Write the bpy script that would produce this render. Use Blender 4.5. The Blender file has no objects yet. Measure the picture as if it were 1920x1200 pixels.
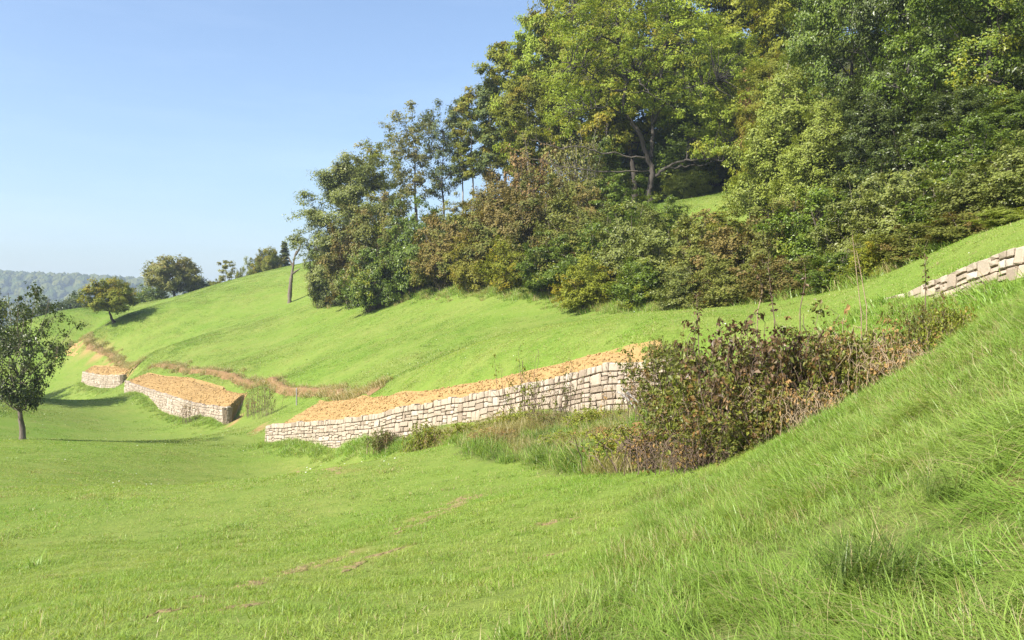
import bpy, math, random
import numpy as np
R = math.radians
rng = np.random.default_rng(11)
random.seed(11)
sc = bpy.context.scene
COL = sc.collection

# ------------------------------------------------------------------ camera
F, VH = 1600.0, 590.0            # focal length in photo pixels, row of the horizon
cd = bpy.data.cameras.new('camera'); cam = bpy.data.objects.new('camera', cd); COL.objects.link(cam)
cd.sensor_width = 36; cd.lens = 30; cd.shift_y = -10 / 1920
cd.clip_start = 0.1; cd.clip_end = 20000
cam.location = (0, 0, 0); cam.rotation_euler = (R(90), 0, 0)
sc.camera = cam
# ------------------------------------------------------------------ sky and sun
SUN_EL = R(42)
sd = np.array([-0.80, -0.60, 0.0]); sd /= np.linalg.norm(sd)
SUN = np.array([sd[0] * math.cos(SUN_EL), sd[1] * math.cos(SUN_EL), math.sin(SUN_EL)])
w = bpy.data.worlds.new('World'); sc.world = w; w.use_nodes = True
nt = w.node_tree; nt.nodes.clear()
sky = nt.nodes.new('ShaderNodeTexSky'); sky.sky_type = 'NISHITA'; sky.sun_disc = False
sky.sun_elevation = SUN_EL; sky.sun_rotation = math.atan2(SUN[0], SUN[1])
sky.altitude = 300; sky.air_density = 1.0; sky.dust_density = 3.2; sky.ozone_density = 3.0
# faint high cirrus streaks
tc = nt.nodes.new('ShaderNodeTexCoord'); mp = nt.nodes.new('ShaderNodeMapping')
mp.inputs['Rotation'].default_value = (0.0, R(-24), R(10)); mp.inputs['Scale'].default_value = (1.0, 1.5, 7.0)
nz = nt.nodes.new('ShaderNodeTexNoise'); nz.inputs['Scale'].default_value = 2.2; nz.inputs['Detail'].default_value = 6
nz.inputs['Roughness'].default_value = 0.55
mr = nt.nodes.new('ShaderNodeMapRange'); mr.inputs['From Min'].default_value = 0.48; mr.inputs['From Max'].default_value = 0.85
mr.inputs['To Min'].default_value = 0.0; mr.inputs['To Max'].default_value = 0.05
mx = nt.nodes.new('ShaderNodeMix'); mx.data_type = 'RGBA'; mx.inputs[7].default_value = (8.2, 8.6, 9.2, 1)
bg = nt.nodes.new('ShaderNodeBackground'); bg.inputs['Strength'].default_value = 0.118
wo = nt.nodes.new('ShaderNodeOutputWorld')
L = nt.links.new
L(tc.outputs['Generated'], mp.inputs['Vector']); L(mp.outputs[0], nz.inputs['Vector']); L(nz.outputs['Fac'], mr.inputs['Value'])
L(mr.outputs[0], mx.inputs[0]); L(sky.outputs[0], mx.inputs[6]); L(mx.outputs[2], bg.inputs['Color']); L(bg.outputs[0], wo.inputs[0])
ld = bpy.data.lights.new('sun', 'SUN'); ld.energy = 5.0; ld.angle = R(0.53); ld.color = (1.0, 0.955, 0.87)
sun = bpy.data.objects.new('sun', ld); COL.objects.link(sun)
from mathutils import Vector
sun.rotation_euler = Vector(SUN).to_track_quat('Z', 'Y').to_euler(); sun.location = (-40, -20, 40)
# ------------------------------------------------------------------ exposure and render settings
vs = sc.view_settings; vs.view_transform = 'Standard'; vs.look = 'None'; vs.gamma = 1; vs.use_curve_mapping = False
vs.exposure = 1.12
cy = sc.cycles
cy.max_bounces = 5; cy.diffuse_bounces = 3; cy.glossy_bounces = 2; cy.transmission_bounces = 3; cy.transparent_max_bounces = 4
cy.volume_bounces = 0; cy.caustics_reflective = False; cy.caustics_refractive = False
cy.use_denoising = True; cy.denoiser = 'OPENIMAGEDENOISE'; cy.denoising_input_passes = 'RGB_ALBEDO_NORMAL'; cy.denoising_prefilter = 'NONE'
cy.use_adaptive_sampling = True; cy.adaptive_threshold = 0.008; cy.sample_clamp_indirect = 4.0

# ================================================================== helpers
def tag(o, label=None, cat=None, group=None, kind=None):
    if label: o['label'] = label
    if cat: o['category'] = cat
    if group: o['group'] = group
    if kind: o['kind'] = kind
    return o
def empty(name, loc=(0, 0, 0), rz=0.0):
    o = bpy.data.objects.new(name, None); COL.objects.link(o); o.location = loc; o.rotation_euler = (0, 0, rz)
    o.empty_display_size = 0.2
    return o
def link(name, me, mat=None, parent=None, own_slot=False):
    o = bpy.data.objects.new(name, me); COL.objects.link(o)
    if mat is not None:
        if own_slot:
            if not me.materials: me.materials.append(None)
            o.material_slots[0].link = 'OBJECT'; o.material_slots[0].material = mat
        elif not me.materials: me.materials.append(mat)
    if parent: o.parent = parent
    return o
def mesh(name, verts, faces, attrs=None, smooth=False):
    """faces: list of (n,k) int arrays; attrs: {name: per-vertex float array}"""
    me = bpy.data.meshes.new(name)
    verts = np.asarray(verts, np.float32)
    if isinstance(faces, np.ndarray): faces = [faces]
    faces = [np.asarray(f, np.int32) for f in faces if len(f)]
    me.vertices.add(len(verts)); me.vertices.foreach_set('co', verts.ravel())
    nl = sum(f.size for f in faces); nf = sum(len(f) for f in faces)
    me.loops.add(nl); me.polygons.add(nf)
    me.loops.foreach_set('vertex_index', np.concatenate([f.ravel() for f in faces]))
    tot = np.concatenate([np.full(len(f), f.shape[1], np.int32) for f in faces])
    st = np.concatenate([[0], np.cumsum(tot)[:-1]]).astype(np.int32)
    me.polygons.foreach_set('loop_start', st)
    me.polygons.foreach_set('use_smooth', np.full(nf, smooth, bool))
    for k, a in (attrs or {}).items():
        at = me.attributes.new(k, 'FLOAT', 'POINT'); at.data.foreach_set('value', np.asarray(a, np.float32))
    me.update(calc_edges=True); me.validate()
    return me
def norm(a):
    return a / np.maximum(np.linalg.norm(a, axis=-1, keepdims=True), 1e-9)

class Tubes:
    def __init__(s): s.v = []; s.f = []; s.n = 0
    def add(s, path, rad, sides=6):
        p = np.asarray(path, float); r = np.broadcast_to(np.asarray(rad, float), (len(p),))
        t = norm(np.gradient(p, axis=0)); ref = np.array([0.31, 0.17, 0.93])
        a = norm(np.cross(t, ref)); b = np.cross(t, a)
        an = np.linspace(0, 2 * math.pi, sides, endpoint=False)
        ring = p[:, None, :] + r[:, None, None] * (np.cos(an)[None, :, None] * a[:, None, :] + np.sin(an)[None, :, None] * b[:, None, :])
        s.v.append(ring.reshape(-1, 3)); m = len(p)
        i, j = np.meshgrid(np.arange(m - 1), np.arange(sides), indexing='ij'); j2 = (j + 1) % sides
        s.f.append(s.n + np.stack([i * sides + j, i * sides + j2, (i + 1) * sides + j2, (i + 1) * sides + j], -1).reshape(-1, 4))
        s.n += m * sides
    def build(s, name):
        return mesh(name, np.concatenate(s.v), np.concatenate(s.f), smooth=True)

def leaf_arrays(c, n, size, rnd, clump, r=rng, asp=0.62):
    """rhombic folded leaves, one quad each"""
    m = len(c); n = norm(n)
    t = norm(np.cross(n, norm(r.normal(size=(m, 3))))); b = np.cross(n, t)
    s = np.asarray(size)[:, None] * np.ones((m, 1))
    v = np.empty((m, 4, 3))
    v[:, 0] = c - t * s * 0.5
    v[:, 1] = c + b * s * asp * 0.5 + n * s * 0.10 + t * s * 0.06
    v[:, 2] = c + t * s * 0.5 - n * s * 0.08
    v[:, 3] = c - b * s * asp * 0.5 + n * s * 0.10 + t * s * 0.06
    f = np.arange(m * 4).reshape(m, 4)
    return v.reshape(-1, 3), f, np.repeat(rnd, 4), np.repeat(clump, 4)

# value noise for shaping geometry
_lat = np.random.default_rng(3).random((256, 256))
def vnoise(x, y):
    x = np.asarray(x, float); y = np.asarray(y, float)
    xi = np.floor(x).astype(int); yi = np.floor(y).astype(int); fx = x - xi; fy = y - yi
    fx = fx * fx * (3 - 2 * fx); fy = fy * fy * (3 - 2 * fy)
    g = lambda a, b: _lat[a & 255, b & 255]
    return (g(xi, yi) * (1 - fx) + g(xi + 1, yi) * fx) * (1 - fy) + (g(xi, yi + 1) * (1 - fx) + g(xi + 1, yi + 1) * fx) * fy
def fbm(x, y, o=3):
    s = 0; a = 1; t = 0
    for i in range(o):
        s = s + a * vnoise(x * 2 ** i + 17.3 * i, y * 2 ** i + 5.1 * i); t += a; a *= 0.5
    return s / t - 0.5
def sstep(a, b, x):
    t = np.clip((x - a) / (b - a), 0, 1); return t * t * (3 - 2 * t)

# ------------------------------------------------------------------ material helpers
def new_mat(name):
    m = bpy.data.materials.new(name); m.use_nodes = True; n = m.node_tree; n.nodes.clear()
    o = n.nodes.new('ShaderNodeOutputMaterial'); return m, n, o
def N(n, t, **kw):
    x = n.nodes.new(t)
    for k, v in kw.items():
        if k in x.inputs: x.inputs[k].default_value = v
        else: setattr(x, k, v)
    return x
def mixc(n, fac, a, b, blend='MIX'):
    x = n.nodes.new('ShaderNodeMix'); x.data_type = 'RGBA'; x.blend_type = blend
    for i, s in ((0, fac), (6, a), (7, b)):
        if hasattr(s, 'is_output'): n.links.new(s, x.inputs[i])
        else: x.inputs[i].default_value = s if i == 0 else (*s, 1)
    return x.outputs[2]
def maprange(n, src, a, b, c=0.0, d=1.0):
    x = n.nodes.new('ShaderNodeMapRange'); n.links.new(src, x.inputs[0])
    for i, v in enumerate((a, b, c, d)): x.inputs[i + 1].default_value = v
    return x.outputs[0]
def noise(n, scale, detail=4, rough=0.55, vec=None, out='Fac'):
    x = N(n, 'ShaderNodeTexNoise', Scale=scale, Detail=detail, Roughness=rough)
    if vec is not None: n.links.new(vec, x.inputs['Vector'])
    return x.outputs[out]
def attr(n, name):
    x = n.nodes.new('ShaderNodeAttribute'); x.attribute_name = name; return x.outputs['Fac']
def bump(n, h, strength, dist):
    x = N(n, 'ShaderNodeBump', Strength=strength, Distance=dist); n.links.new(h, x.inputs['Height']); return x.outputs[0]
def ramp(n, fac, stops):
    x = n.nodes.new('ShaderNodeValToRGB'); e = x.color_ramp.elements
    while len(e) < len(stops): e.new(0.5)
    for k, (p, c) in zip(e, stops): k.position = p; k.color = (*c, 1)
    n.links.new(fac, x.inputs[0]); return x.outputs[0]

def leaf_mat(name, c1, c2, c3=None, amt3=0.3, rough=0.5, transl=0.35, spec=0.35):
    """c1..c2 by leaf, some clumps of c3, tone varied per plant"""
    m, n, o = new_mat(name); wm = lambda c: (c[0] * 1.12, c[1] * 1.0, c[2] * 0.50)
    c1, c2, c3 = wm(c1), wm(c2), wm(c3) if c3 else None; spec *= 0.65
    col = mixc(n, attr(n, 'rnd'), c1, c2)
    if c3:
        cl = maprange(n, attr(n, 'clump'), 1 - amt3 - 0.12, 1 - amt3 + 0.12)
        col = mixc(n, cl, col, c3)
    oi = N(n, 'ShaderNodeObjectInfo'); br = maprange(n, oi.outputs['Random'], 0, 1, 0.82, 1.16)
    hv = N(n, 'ShaderNodeHueSaturation'); n.links.new(br, hv.inputs['Value']); n.links.new(col, hv.inputs['Color'])
    col = hv.outputs[0]
    p = N(n, 'ShaderNodeBsdfPrincipled', Roughness=rough); p.inputs['Specular IOR Level'].default_value = spec
    n.links.new(col, p.inputs['Base Color'])
    t = N(n, 'ShaderNodeBsdfTranslucent'); tcol = mixc(n, 1.0, col, (1.25, 1.2, 0.6), 'MULTIPLY'); n.links.new(tcol, t.inputs['Color'])
    ms = N(n, 'ShaderNodeMixShader', Fac=transl); n.links.new(p.outputs[0], ms.inputs[1]); n.links.new(t.outputs[0], ms.inputs[2])
    n.links.new(ms.outputs[0], o.inputs['Surface']); return m
def bark_mat(name, a, b, scale=6.0):
    m, n, o = new_mat(name)
    tcn = N(n, 'ShaderNodeTexCoord'); mpn = N(n, 'ShaderNodeMapping'); mpn.inputs['Scale'].default_value = (1, 1, 0.25)
    n.links.new(tcn.outputs['Object'], mpn.inputs[0])
    f = noise(n, scale, 6, 0.65, mpn.outputs[0])
    col = mixc(n, maprange(n, f, 0.35, 0.65), a, b)
    p = N(n, 'ShaderNodeBsdfPrincipled', Roughness=0.9); n.links.new(col, p.inputs['Base Color'])
    n.links.new(bump(n, f, 0.8, 0.05), p.inputs['Normal']); n.links.new(p.outputs[0], o.inputs[0]); return m
# ================================================================== terrain
def P(u, v, d):
    return np.array([(u - 960) / F * d, d, (VH - v) / F * d])
CP = [  # photo column, photo row, metres forward
 # foreground bank on the right
 (1920, 1200, 3.5), (1600, 1200, 3.9), (1300, 1200, 4.1), (960, 1200, 4.4), (500, 1200, 5.2), (0, 1200, 6.2),
 (1920, 800, 5.5), (1920, 650, 7.5), (1920, 552, 10.0), (1600, 900, 6.5), (1300, 1000, 7.6), (1300, 920, 11.0), (1450, 835, 11.0),
 (1600, 756, 10.6), (1750, 676, 10.2), (1120, 900, 14.0),
 # lower meadow
 (960, 1000, 11.0), (500, 1000, 16.0), (0, 1000, 17.0), (960, 900, 18.0), (500, 900, 28.0), (0, 900, 29.0), (700, 870, 28.0),
 (300, 850, 42.0), (420, 830, 50.0), (45, 825, 46.0), (0, 770, 66.0), (60, 745, 80.0), (800, 850, 28.0), (1000, 860, 20.0), (1000, 800, 25.0),
 # foot of the walls
 (500, 834, 50.0), (640, 838, 41.9), (760, 822, 36.8), (900, 800, 32.0), (1230, 768, 24.6), (1100, 782, 27.2),
 (235, 738, 90.0), (300, 766, 79.0), (360, 785, 71.0), (424, 797, 64.0), (155, 715, 115.0), (228, 723, 105.0), (130, 697, 138.0),
 # back of the terraces
 (600, 750, 58.0), (680, 742, 49.0), (750, 736, 41.5), (860, 722, 37.0), (980, 699, 33.0), (1100, 670, 30.5), (1200, 641, 28.4), (1260, 632, 28.0),
 (275, 699, 96.0), (370, 715, 83.0), (465, 737, 70.0), (250, 690, 106.0), (170, 680, 122.0), (120, 660, 145.0),
 # upper meadow, forest edge
 (470, 727, 78.0), (700, 700, 60.0), (500, 640, 100.0), (300, 660, 112.0), (800, 640, 66.0), (1000, 620, 54.0),
 (1300, 590, 48.0), (1100, 572, 65.0), (900, 552, 80.0), (720, 562, 100.0), (620, 570, 112.0), (545, 567, 125.0), (400, 600, 125.0),
 (540, 505, 175.0), (400, 535, 165.0), (215, 605, 130.0), (110, 599, 150.0), (300, 566, 158.0), (160, 640, 135.0),
 # right shelf above the upper wall
 (1920, 420, 23.0), (1800, 458, 25.0), (1560, 556, 29.0), (1700, 520, 24.5), (1400, 588, 42.0), (1480, 580, 30.0), (1660, 566, 21.5), (1900, 562, 15.0), (1800, 578, 16.9), (1720, 585, 18.3), (1990, 545, 14.2), (1900, 472, 17.0), (1800, 507, 18.8), (1720, 534, 20.3), (2000, 440, 15.8),
 # wooded slope
 (800, 470, 122.0), (1218, 388, 85.0), (1350, 368, 95.0), (1600, 330, 70.0), (1900, 250, 50.0),
]
pts = [P(*c) for c in CP]
pts += [np.array(p, float) for p in [
 (0, 0, -1.62), (2, 0, -1.0), (-3, 0, -2.0), (6, 0, 0.6), (-10, 0, -3.4), (-40, 12, -7.5), (-62, 42, -9.5), (-100, 80, -12), (-105, 140, -8), (-60, 80, -8.6),
 (4.9, 14, -1.75), (6.4, 13.3, -0.9), (8.2, 14.5, 0.2), (8.6, 21, 0.15), (7.2, 16.5, -0.35), (8.0, 19, -0.05), (7.6, 11.6, 0.35), (3.2, 15, -2.5), (5.6, 18, -1.2), (4.6, 21, -2.0),
 (11.2, 15, 1.75), (10.8, 12, 2.1), (10.6, 18, 1.15), (17, 12, 3.6), (16, 0, 4.5),
 (45, 55, 19), (60, 100, 36), (30, 140, 30), (2, 150, 18), (-20, 160, 13), (60, 15, 24), (-42, 195, 9.0), (-50, 250, -2), (-90, 230, -12), (-130, 190, -16), (-70, 185, -1), (-100, 165, -6),
 (60, 200, 50), (-10, 250, 15), (20, -40, 2), (-30, -40, -6)]]
pts = np.array(pts)
cx, cyy, S = -10.0, 70.0, 60.0
Q = (pts[:, :2] - [cx, cyy]) / S
def _k(r2): return 0.5 * r2 * np.log(np.maximum(r2, 1e-12))
n_ = len(Q)
K = _k(((Q[:, None] - Q[None]) ** 2).sum(-1)) + np.diag(np.full(n_, 5e-5))
Pm = np.c_[np.ones(n_), Q]
A = np.block([[K, Pm], [Pm.T, np.zeros((3, 3))]])
sol = np.linalg.solve(A, np.r_[pts[:, 2], 0, 0, 0]); WK, WP = sol[:n_], sol[n_:]
def H0(x, y):
    x = np.asarray(x, float); y = np.asarray(y, float); sh = x.shape
    q = np.stack([(x.ravel() - cx) / S, (y.ravel() - cyy) / S], -1)
    out = np.empty(len(q))
    for i in range(0, len(q), 20000):
        b = q[i:i + 20000]
        out[i:i + 20000] = _k(((b[:, None] - Q[None]) ** 2).sum(-1)) @ WK + WP[0] + b @ WP[1:]
    return out.reshape(sh)
def H(x, y):
    x = np.asarray(x, float); y = np.asarray(y, float)
    far = -48 + 112 * sstep(-10, 330, x + 0.02 * y) - 25 * sstep(100, 1500, -x)
    r = np.hypot((x + 0) / 110, (y - 90) / 130)
    t = sstep(1.0, 2.4, r)
    z = np.where(t < 1, np.clip(H0(np.clip(x, -300, 300), np.clip(y, -250, 420)), -60, 66), 0) * (1 - t) + far * t
    d = np.hypot(x, y)
    bumps = fbm(x * 0.55, y * 0.55, 3) * (0.12 - 0.08 * sstep(15, 40, d)) * sstep(3, 10, d) + fbm(x * 0.11 + 9, y * 0.11, 2) * 0.08 * sstep(12, 60, d) * (d < 300)
    return z + bumps
def G(u, v, dmax=260.0):
    """where the sight line through a photo pixel meets the ground"""
    d = np.exp(np.linspace(math.log(2.5), math.log(dmax), 900))
    x = (u - 960) / F * d; z = (VH - v) / F * d
    h = H(x, d); k = np.nonzero(h >= z)[0]
    i = k[0] if len(k) else len(d) - 1
    return np.array([x[i], d[i], h[i]])
def ground_at(u, d):
    x = (u - 960) / F * d; return np.array([x, d, float(H(np.array([x]), np.array([d]))[0])])

def grid_axis(lo, hi, a=14.0, ds=0.24):
    s0, s1 = math.asinh(lo / a), math.asinh(hi / a); m = int((s1 - s0) * a / ds)
    return a * np.sinh(np.linspace(s0, s1, m))
gx = grid_axis(-3500, 3500); gy = grid_axis(-160, 4200)
X, Y = np.meshgrid(gx, gy, indexing='ij'); Z = H(X, Y)

def poly_dist(x, y, line):
    d = np.full(x.shape, 1e9)
    for a, b in zip(line[:-1], line[1:]):
        a = np.asarray(a)[:2]; b = np.asarray(b)[:2]; ab = b - a
        t = np.clip(((x - a[0]) * ab[0] + (y - a[1]) * ab[1]) / max(ab @ ab, 1e-9), 0, 1)
        d = np.minimum(d, np.hypot(x - a[0] - t * ab[0], y - a[1] - t * ab[1]))
    return d
def in_poly(x, y, poly):
    r = np.zeros(x.shape, bool); m = len(poly)
    for i in range(m):
        x1, y1 = poly[i][:2]; x2, y2 = poly[(i + 1) % m][:2]
        if y1 == y2: continue
        c = ((y1 > y) != (y2 > y)) & (x < (x2 - x1) * (y - y1) / (y2 - y1) + x1); r ^= c
    return r

# worn streaks of bare soil left by wheels in the meadow, and scars of dug earth
wear_lines = [([G(255, 1163), G(350, 1137), G(430, 1107), G(475, 1094), G(550, 1072), G(620, 1050), G(690, 1024)], 0.15), ([G(720, 1010), G(770, 985), G(820, 955), G(870, 932)], 0.2),
              ([G(425, 1147), G(480, 1127), G(525, 1113)], 0.12), ([G(1000, 985), G(1045, 978), G(1095, 968)], 0.11), ([G(990, 1047), G(1040, 1040)], 0.10), ([G(885, 1075), G(915, 1068)], 0.09),
              ([G(780, 985), G(830, 962), G(900, 925), G(960, 905)], 0.13), ([G(560, 882), G(640, 888)], 0.3), ([G(640, 1075), G(700, 1045), G(780, 1020)], 0.09)]
scar_lines = [([G(1880, 912), G(1919, 905)], 0.16), ([G(478, 812), G(492, 798)], 0.32), ([G(430, 800), G(446, 785)], 0.38)]
far_scar = [([G(120, 652), G(160, 655), G(200, 672), G(252, 692)], 0.6)]
def soil_mask(x, y, wear=0.95):
    m = np.zeros(x.shape)
    br = fbm(x * 1.6, y * 1.6, 3)
    for l, wd in wear_lines: m = np.maximum(m, sstep(1.6, 0.35, poly_dist(x, y, l) / wd - br * 3.2) * sstep(-0.12, 0.1, fbm(x * 5.5 + 3, y * 5.5, 3)) * wear)
    for l, wd in scar_lines: m = np.maximum(m, sstep(1.3, 0.6, poly_dist(x, y, l) / wd - br * 1.5))
    br2 = fbm(x * 0.4, y * 0.4, 3)
    for l, wd in far_scar: m = np.maximum(m, sstep(1.3, 0.6, poly_dist(x, y, l) / wd - br2 * 1.5))
    return m
near = (np.abs(X) < 160) & (Y > -20) & (Y < 220)
soil = np.zeros(X.shape); soil[near] = soil_mask(X[near], Y[near], 0.35)
# forest floor where the wood stands
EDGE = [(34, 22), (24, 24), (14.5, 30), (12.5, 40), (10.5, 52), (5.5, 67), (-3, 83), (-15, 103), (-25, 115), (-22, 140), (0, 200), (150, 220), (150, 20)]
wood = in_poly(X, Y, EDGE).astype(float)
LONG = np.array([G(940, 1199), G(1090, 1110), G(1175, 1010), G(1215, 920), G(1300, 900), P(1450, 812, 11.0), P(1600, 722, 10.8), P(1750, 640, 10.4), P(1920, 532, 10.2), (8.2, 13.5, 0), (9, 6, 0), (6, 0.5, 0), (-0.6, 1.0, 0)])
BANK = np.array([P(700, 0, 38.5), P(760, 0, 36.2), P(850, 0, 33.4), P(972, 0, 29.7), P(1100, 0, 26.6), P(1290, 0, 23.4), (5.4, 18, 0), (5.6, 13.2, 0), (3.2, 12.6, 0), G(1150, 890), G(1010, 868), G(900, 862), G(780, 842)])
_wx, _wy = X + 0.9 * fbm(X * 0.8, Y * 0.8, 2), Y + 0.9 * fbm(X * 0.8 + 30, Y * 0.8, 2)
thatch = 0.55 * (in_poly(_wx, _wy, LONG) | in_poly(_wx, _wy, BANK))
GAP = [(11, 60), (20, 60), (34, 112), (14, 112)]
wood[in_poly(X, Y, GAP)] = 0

def path_tone(n):
    g = N(n, 'ShaderNodeNewGeometry'); return g.outputs['Position']
def grass_colour(n, pos):
    a = noise(n, 0.055, 4, 0.6, pos); b = noise(n, 0.35, 6, 0.7, pos); c = noise(n, 2.2, 5, 0.7, pos)
    col = mixc(n, maprange(n, a, 0.38, 0.62), (0.168, 0.214, 0.040), (0.126, 0.200, 0.022))
    col = mixc(n, maprange(n, b, 0.42, 0.72, 0, 0.75), col, (0.225, 0.228, 0.062))
    col = mixc(n, maprange(n, c, 0.46, 0.72, 0, 0.7), col, (0.092, 0.15, 0.018))
    return col
def ground_mat():
    m, n, o = new_mat('meadow_ground'); pos = path_tone(n)
    col = grass_colour(n, pos)
    fine = noise(n, 9.0, 6, 0.7, pos)
    col = mixc(n, maprange(n, fine, 0.3, 0.7, 0.15, 0.6), col, (0.10, 0.15, 0.03))
    sn = noise(n, 2.0, 6, 0.7, pos)
    scol = mixc(n, maprange(n, sn, 0.3, 0.7), (0.24, 0.15, 0.065), (0.30, 0.20, 0.09))
    col = mixc(n, attr(n, 'soil'), col, scol)
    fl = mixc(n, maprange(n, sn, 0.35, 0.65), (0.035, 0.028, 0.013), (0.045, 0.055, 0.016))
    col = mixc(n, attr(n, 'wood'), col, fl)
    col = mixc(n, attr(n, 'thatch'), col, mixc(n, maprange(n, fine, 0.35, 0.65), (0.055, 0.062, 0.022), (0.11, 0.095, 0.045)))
    p = N(n, 'ShaderNodeBsdfPrincipled', Roughness=0.95); p.inputs['Specular IOR Level'].default_value = 0.1
    n.links.new(col, p.inputs['Base Color'])
    n.links.new(bump(n, fine, 0.7, 0.06), p.inputs['Normal']); n.links.new(p.outputs[0], o.inputs[0]); return m
nx, ny = X.shape
ii, jj = np.meshgrid(np.arange(nx - 1), np.arange(ny - 1), indexing='ij')
quads = np.stack([ii * ny + jj, (ii + 1) * ny + jj, (ii + 1) * ny + jj + 1, ii * ny + jj + 1], -1).reshape(-1, 4)
M_GROUND = ground_mat()
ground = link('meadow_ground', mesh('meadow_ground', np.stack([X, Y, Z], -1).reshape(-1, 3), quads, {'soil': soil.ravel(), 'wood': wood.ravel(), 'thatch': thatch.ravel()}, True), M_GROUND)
tag(ground, 'green meadow slope with worn wheel streaks', 'meadow', kind='structure')

# ------------------------------------------------------------------ far wooded ridge
def canopy_mat(name, a, b):
    m, n, o = new_mat(name)
    oi = N(n, 'ShaderNodeObjectInfo'); col = mixc(n, oi.outputs['Random'], a, b)
    p = N(n, 'ShaderNodeBsdfDiffuse'); n.links.new(col, p.inputs['Color']); n.links.new(p.outputs[0], o.inputs[0]); return m
def ridge_h(x, y):
    top = 74 - 0.06 * (np.clip(x, -1050, 300) + 900) + 10 * fbm(x / 160, y / 900 + 3, 3)
    return -75 + (top + 75 - 10) * sstep(1150, 1520, y + 40 * fbm(x / 200, y / 200, 2)) - 35 * sstep(1650, 2300, y)
rx = np.arange(-2200, 900, 30.0); ry = np.arange(1050, 2300, 30.0)
RX, RY = np.meshgrid(rx, ry, indexing='ij'); a, b = RX.shape
ii, jj = np.meshgrid(np.arange(a - 1), np.arange(b - 1), indexing='ij')
M_FARSOIL = canopy_mat('far_ground', (0.045, 0.06, 0.02), (0.05, 0.065, 0.02))
ridge = link('far_hill', mesh('far_hill', np.stack([RX, RY, ridge_h(RX, RY)], -1).reshape(-1, 3), np.stack([ii * b + jj, (ii + 1) * b + jj, (ii + 1) * b + jj + 1, ii * b + jj + 1], -1).reshape(-1, 4), None, True), M_FARSOIL)
tag(ridge, 'distant blue wooded ridge across the valley', 'hill', kind='structure')

# ------------------------------------------------------------------ scattering (stuff only)
def scatter(name, pos, rot, scl, idx, protos, label, cat):
    """protos: list of (mesh); every point carries one of them"""
    c = bpy.data.collections.new(name + '_kinds')
    for i, me in enumerate(protos):
        c.objects.link(bpy.data.objects.new('%s_kind_%02d' % (name, i), me))
    me = bpy.data.meshes.new(name); me.vertices.add(len(pos)); me.vertices.foreach_set('co', np.asarray(pos, np.float32).ravel())
    for k, ty, fld, v in (('rot', 'FLOAT_VECTOR', 'vector', rot), ('scl', 'FLOAT', 'value', scl), ('idx', 'INT', 'value', idx)):
        at = me.attributes.new(k, ty, 'POINT'); at.data.foreach_set(fld, np.asarray(v, np.int32 if ty == 'INT' else np.float32).ravel())
    ob = bpy.data.objects.new(name, me); COL.objects.link(ob)
    g = bpy.data.node_groups.new(name, 'GeometryNodeTree')
    g.interface.new_socket('Geometry', in_out='INPUT', socket_type='NodeSocketGeometry'); g.interface.new_socket('Geometry', in_out='OUTPUT', socket_type='NodeSocketGeometry')
    gi = g.nodes.new('NodeGroupInput'); go = g.nodes.new('NodeGroupOutput'); ip = g.nodes.new('GeometryNodeInstanceOnPoints')
    ci = g.nodes.new('GeometryNodeCollectionInfo'); ci.inputs['Collection'].default_value = c; ci.inputs['Separate Children'].default_value = True; ci.inputs['Reset Children'].default_value = True
    er = g.nodes.new('FunctionNodeEulerToRotation')
    def na(nm, ty):
        x = g.nodes.new('GeometryNodeInputNamedAttribute'); x.data_type = ty; x.inputs['Name'].default_value = nm; return x.outputs['Attribute']
    ip.inputs['Pick Instance'].default_value = True
    lk = g.links.new
    lk(gi.outputs[0], ip.inputs['Points']); lk(ci.outputs[0], ip.inputs['Instance']); lk(na('idx', 'INT'), ip.inputs['Instance Index'])
    lk(na('rot', 'FLOAT_VECTOR'), er.inputs[0]); lk(er.outputs[0], ip.inputs['Rotation']); lk(na('scl', 'FLOAT'), ip.inputs['Scale']); lk(ip.outputs[0], go.inputs[0])
    md = ob.modifiers.new('scatter', 'NODES'); md.node_group = g
    tag(ob, label, cat, kind='stuff'); return ob

# crowns of the far wood
protos = []
M_CAN = canopy_mat('far_canopy', (0.038, 0.055, 0.016), (0.085, 0.09, 0.022))
import bmesh
for k in range(4):
    bm = bmesh.new(); bmesh.ops.create_icosphere(bm, subdivisions=3, radius=1.0)
    for v in bm.verts:
        c = v.co.normalized(); f = 1 + 0.5 * float(fbm(np.array([c.x * 2.2 + c.z + 7 * k]), np.array([c.y * 2.2 - c.z * 1.7 + 3 * k]), 3)[0]) + 0.25 * (float(vnoise(np.array([c.x * 7 + 9]), np.array([c.y * 7 + c.z * 6]))[0]) - 0.5)
        v.co = c * f; v.co.z *= 1.15
    me = bpy.data.meshes.new('far_crown'); bm.to_mesh(me); bm.free(); me.materials.append(M_CAN); protos.append(me)
n_ = 9000
fx = rng.uniform(-2100, 500, n_); fy = 1080 + 640 * rng.random(n_); fz = ridge_h(fx, fy)
scatter('far_wood', np.stack([fx, fy, fz + 3], -1), np.stack([np.zeros(n_), np.zeros(n_), rng.uniform(0, 6.28, n_)], -1), rng.uniform(6, 11, n_), rng.integers(0, 4, n_), protos, 'hazy blue forest covering the far ridge', 'forest')
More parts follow.
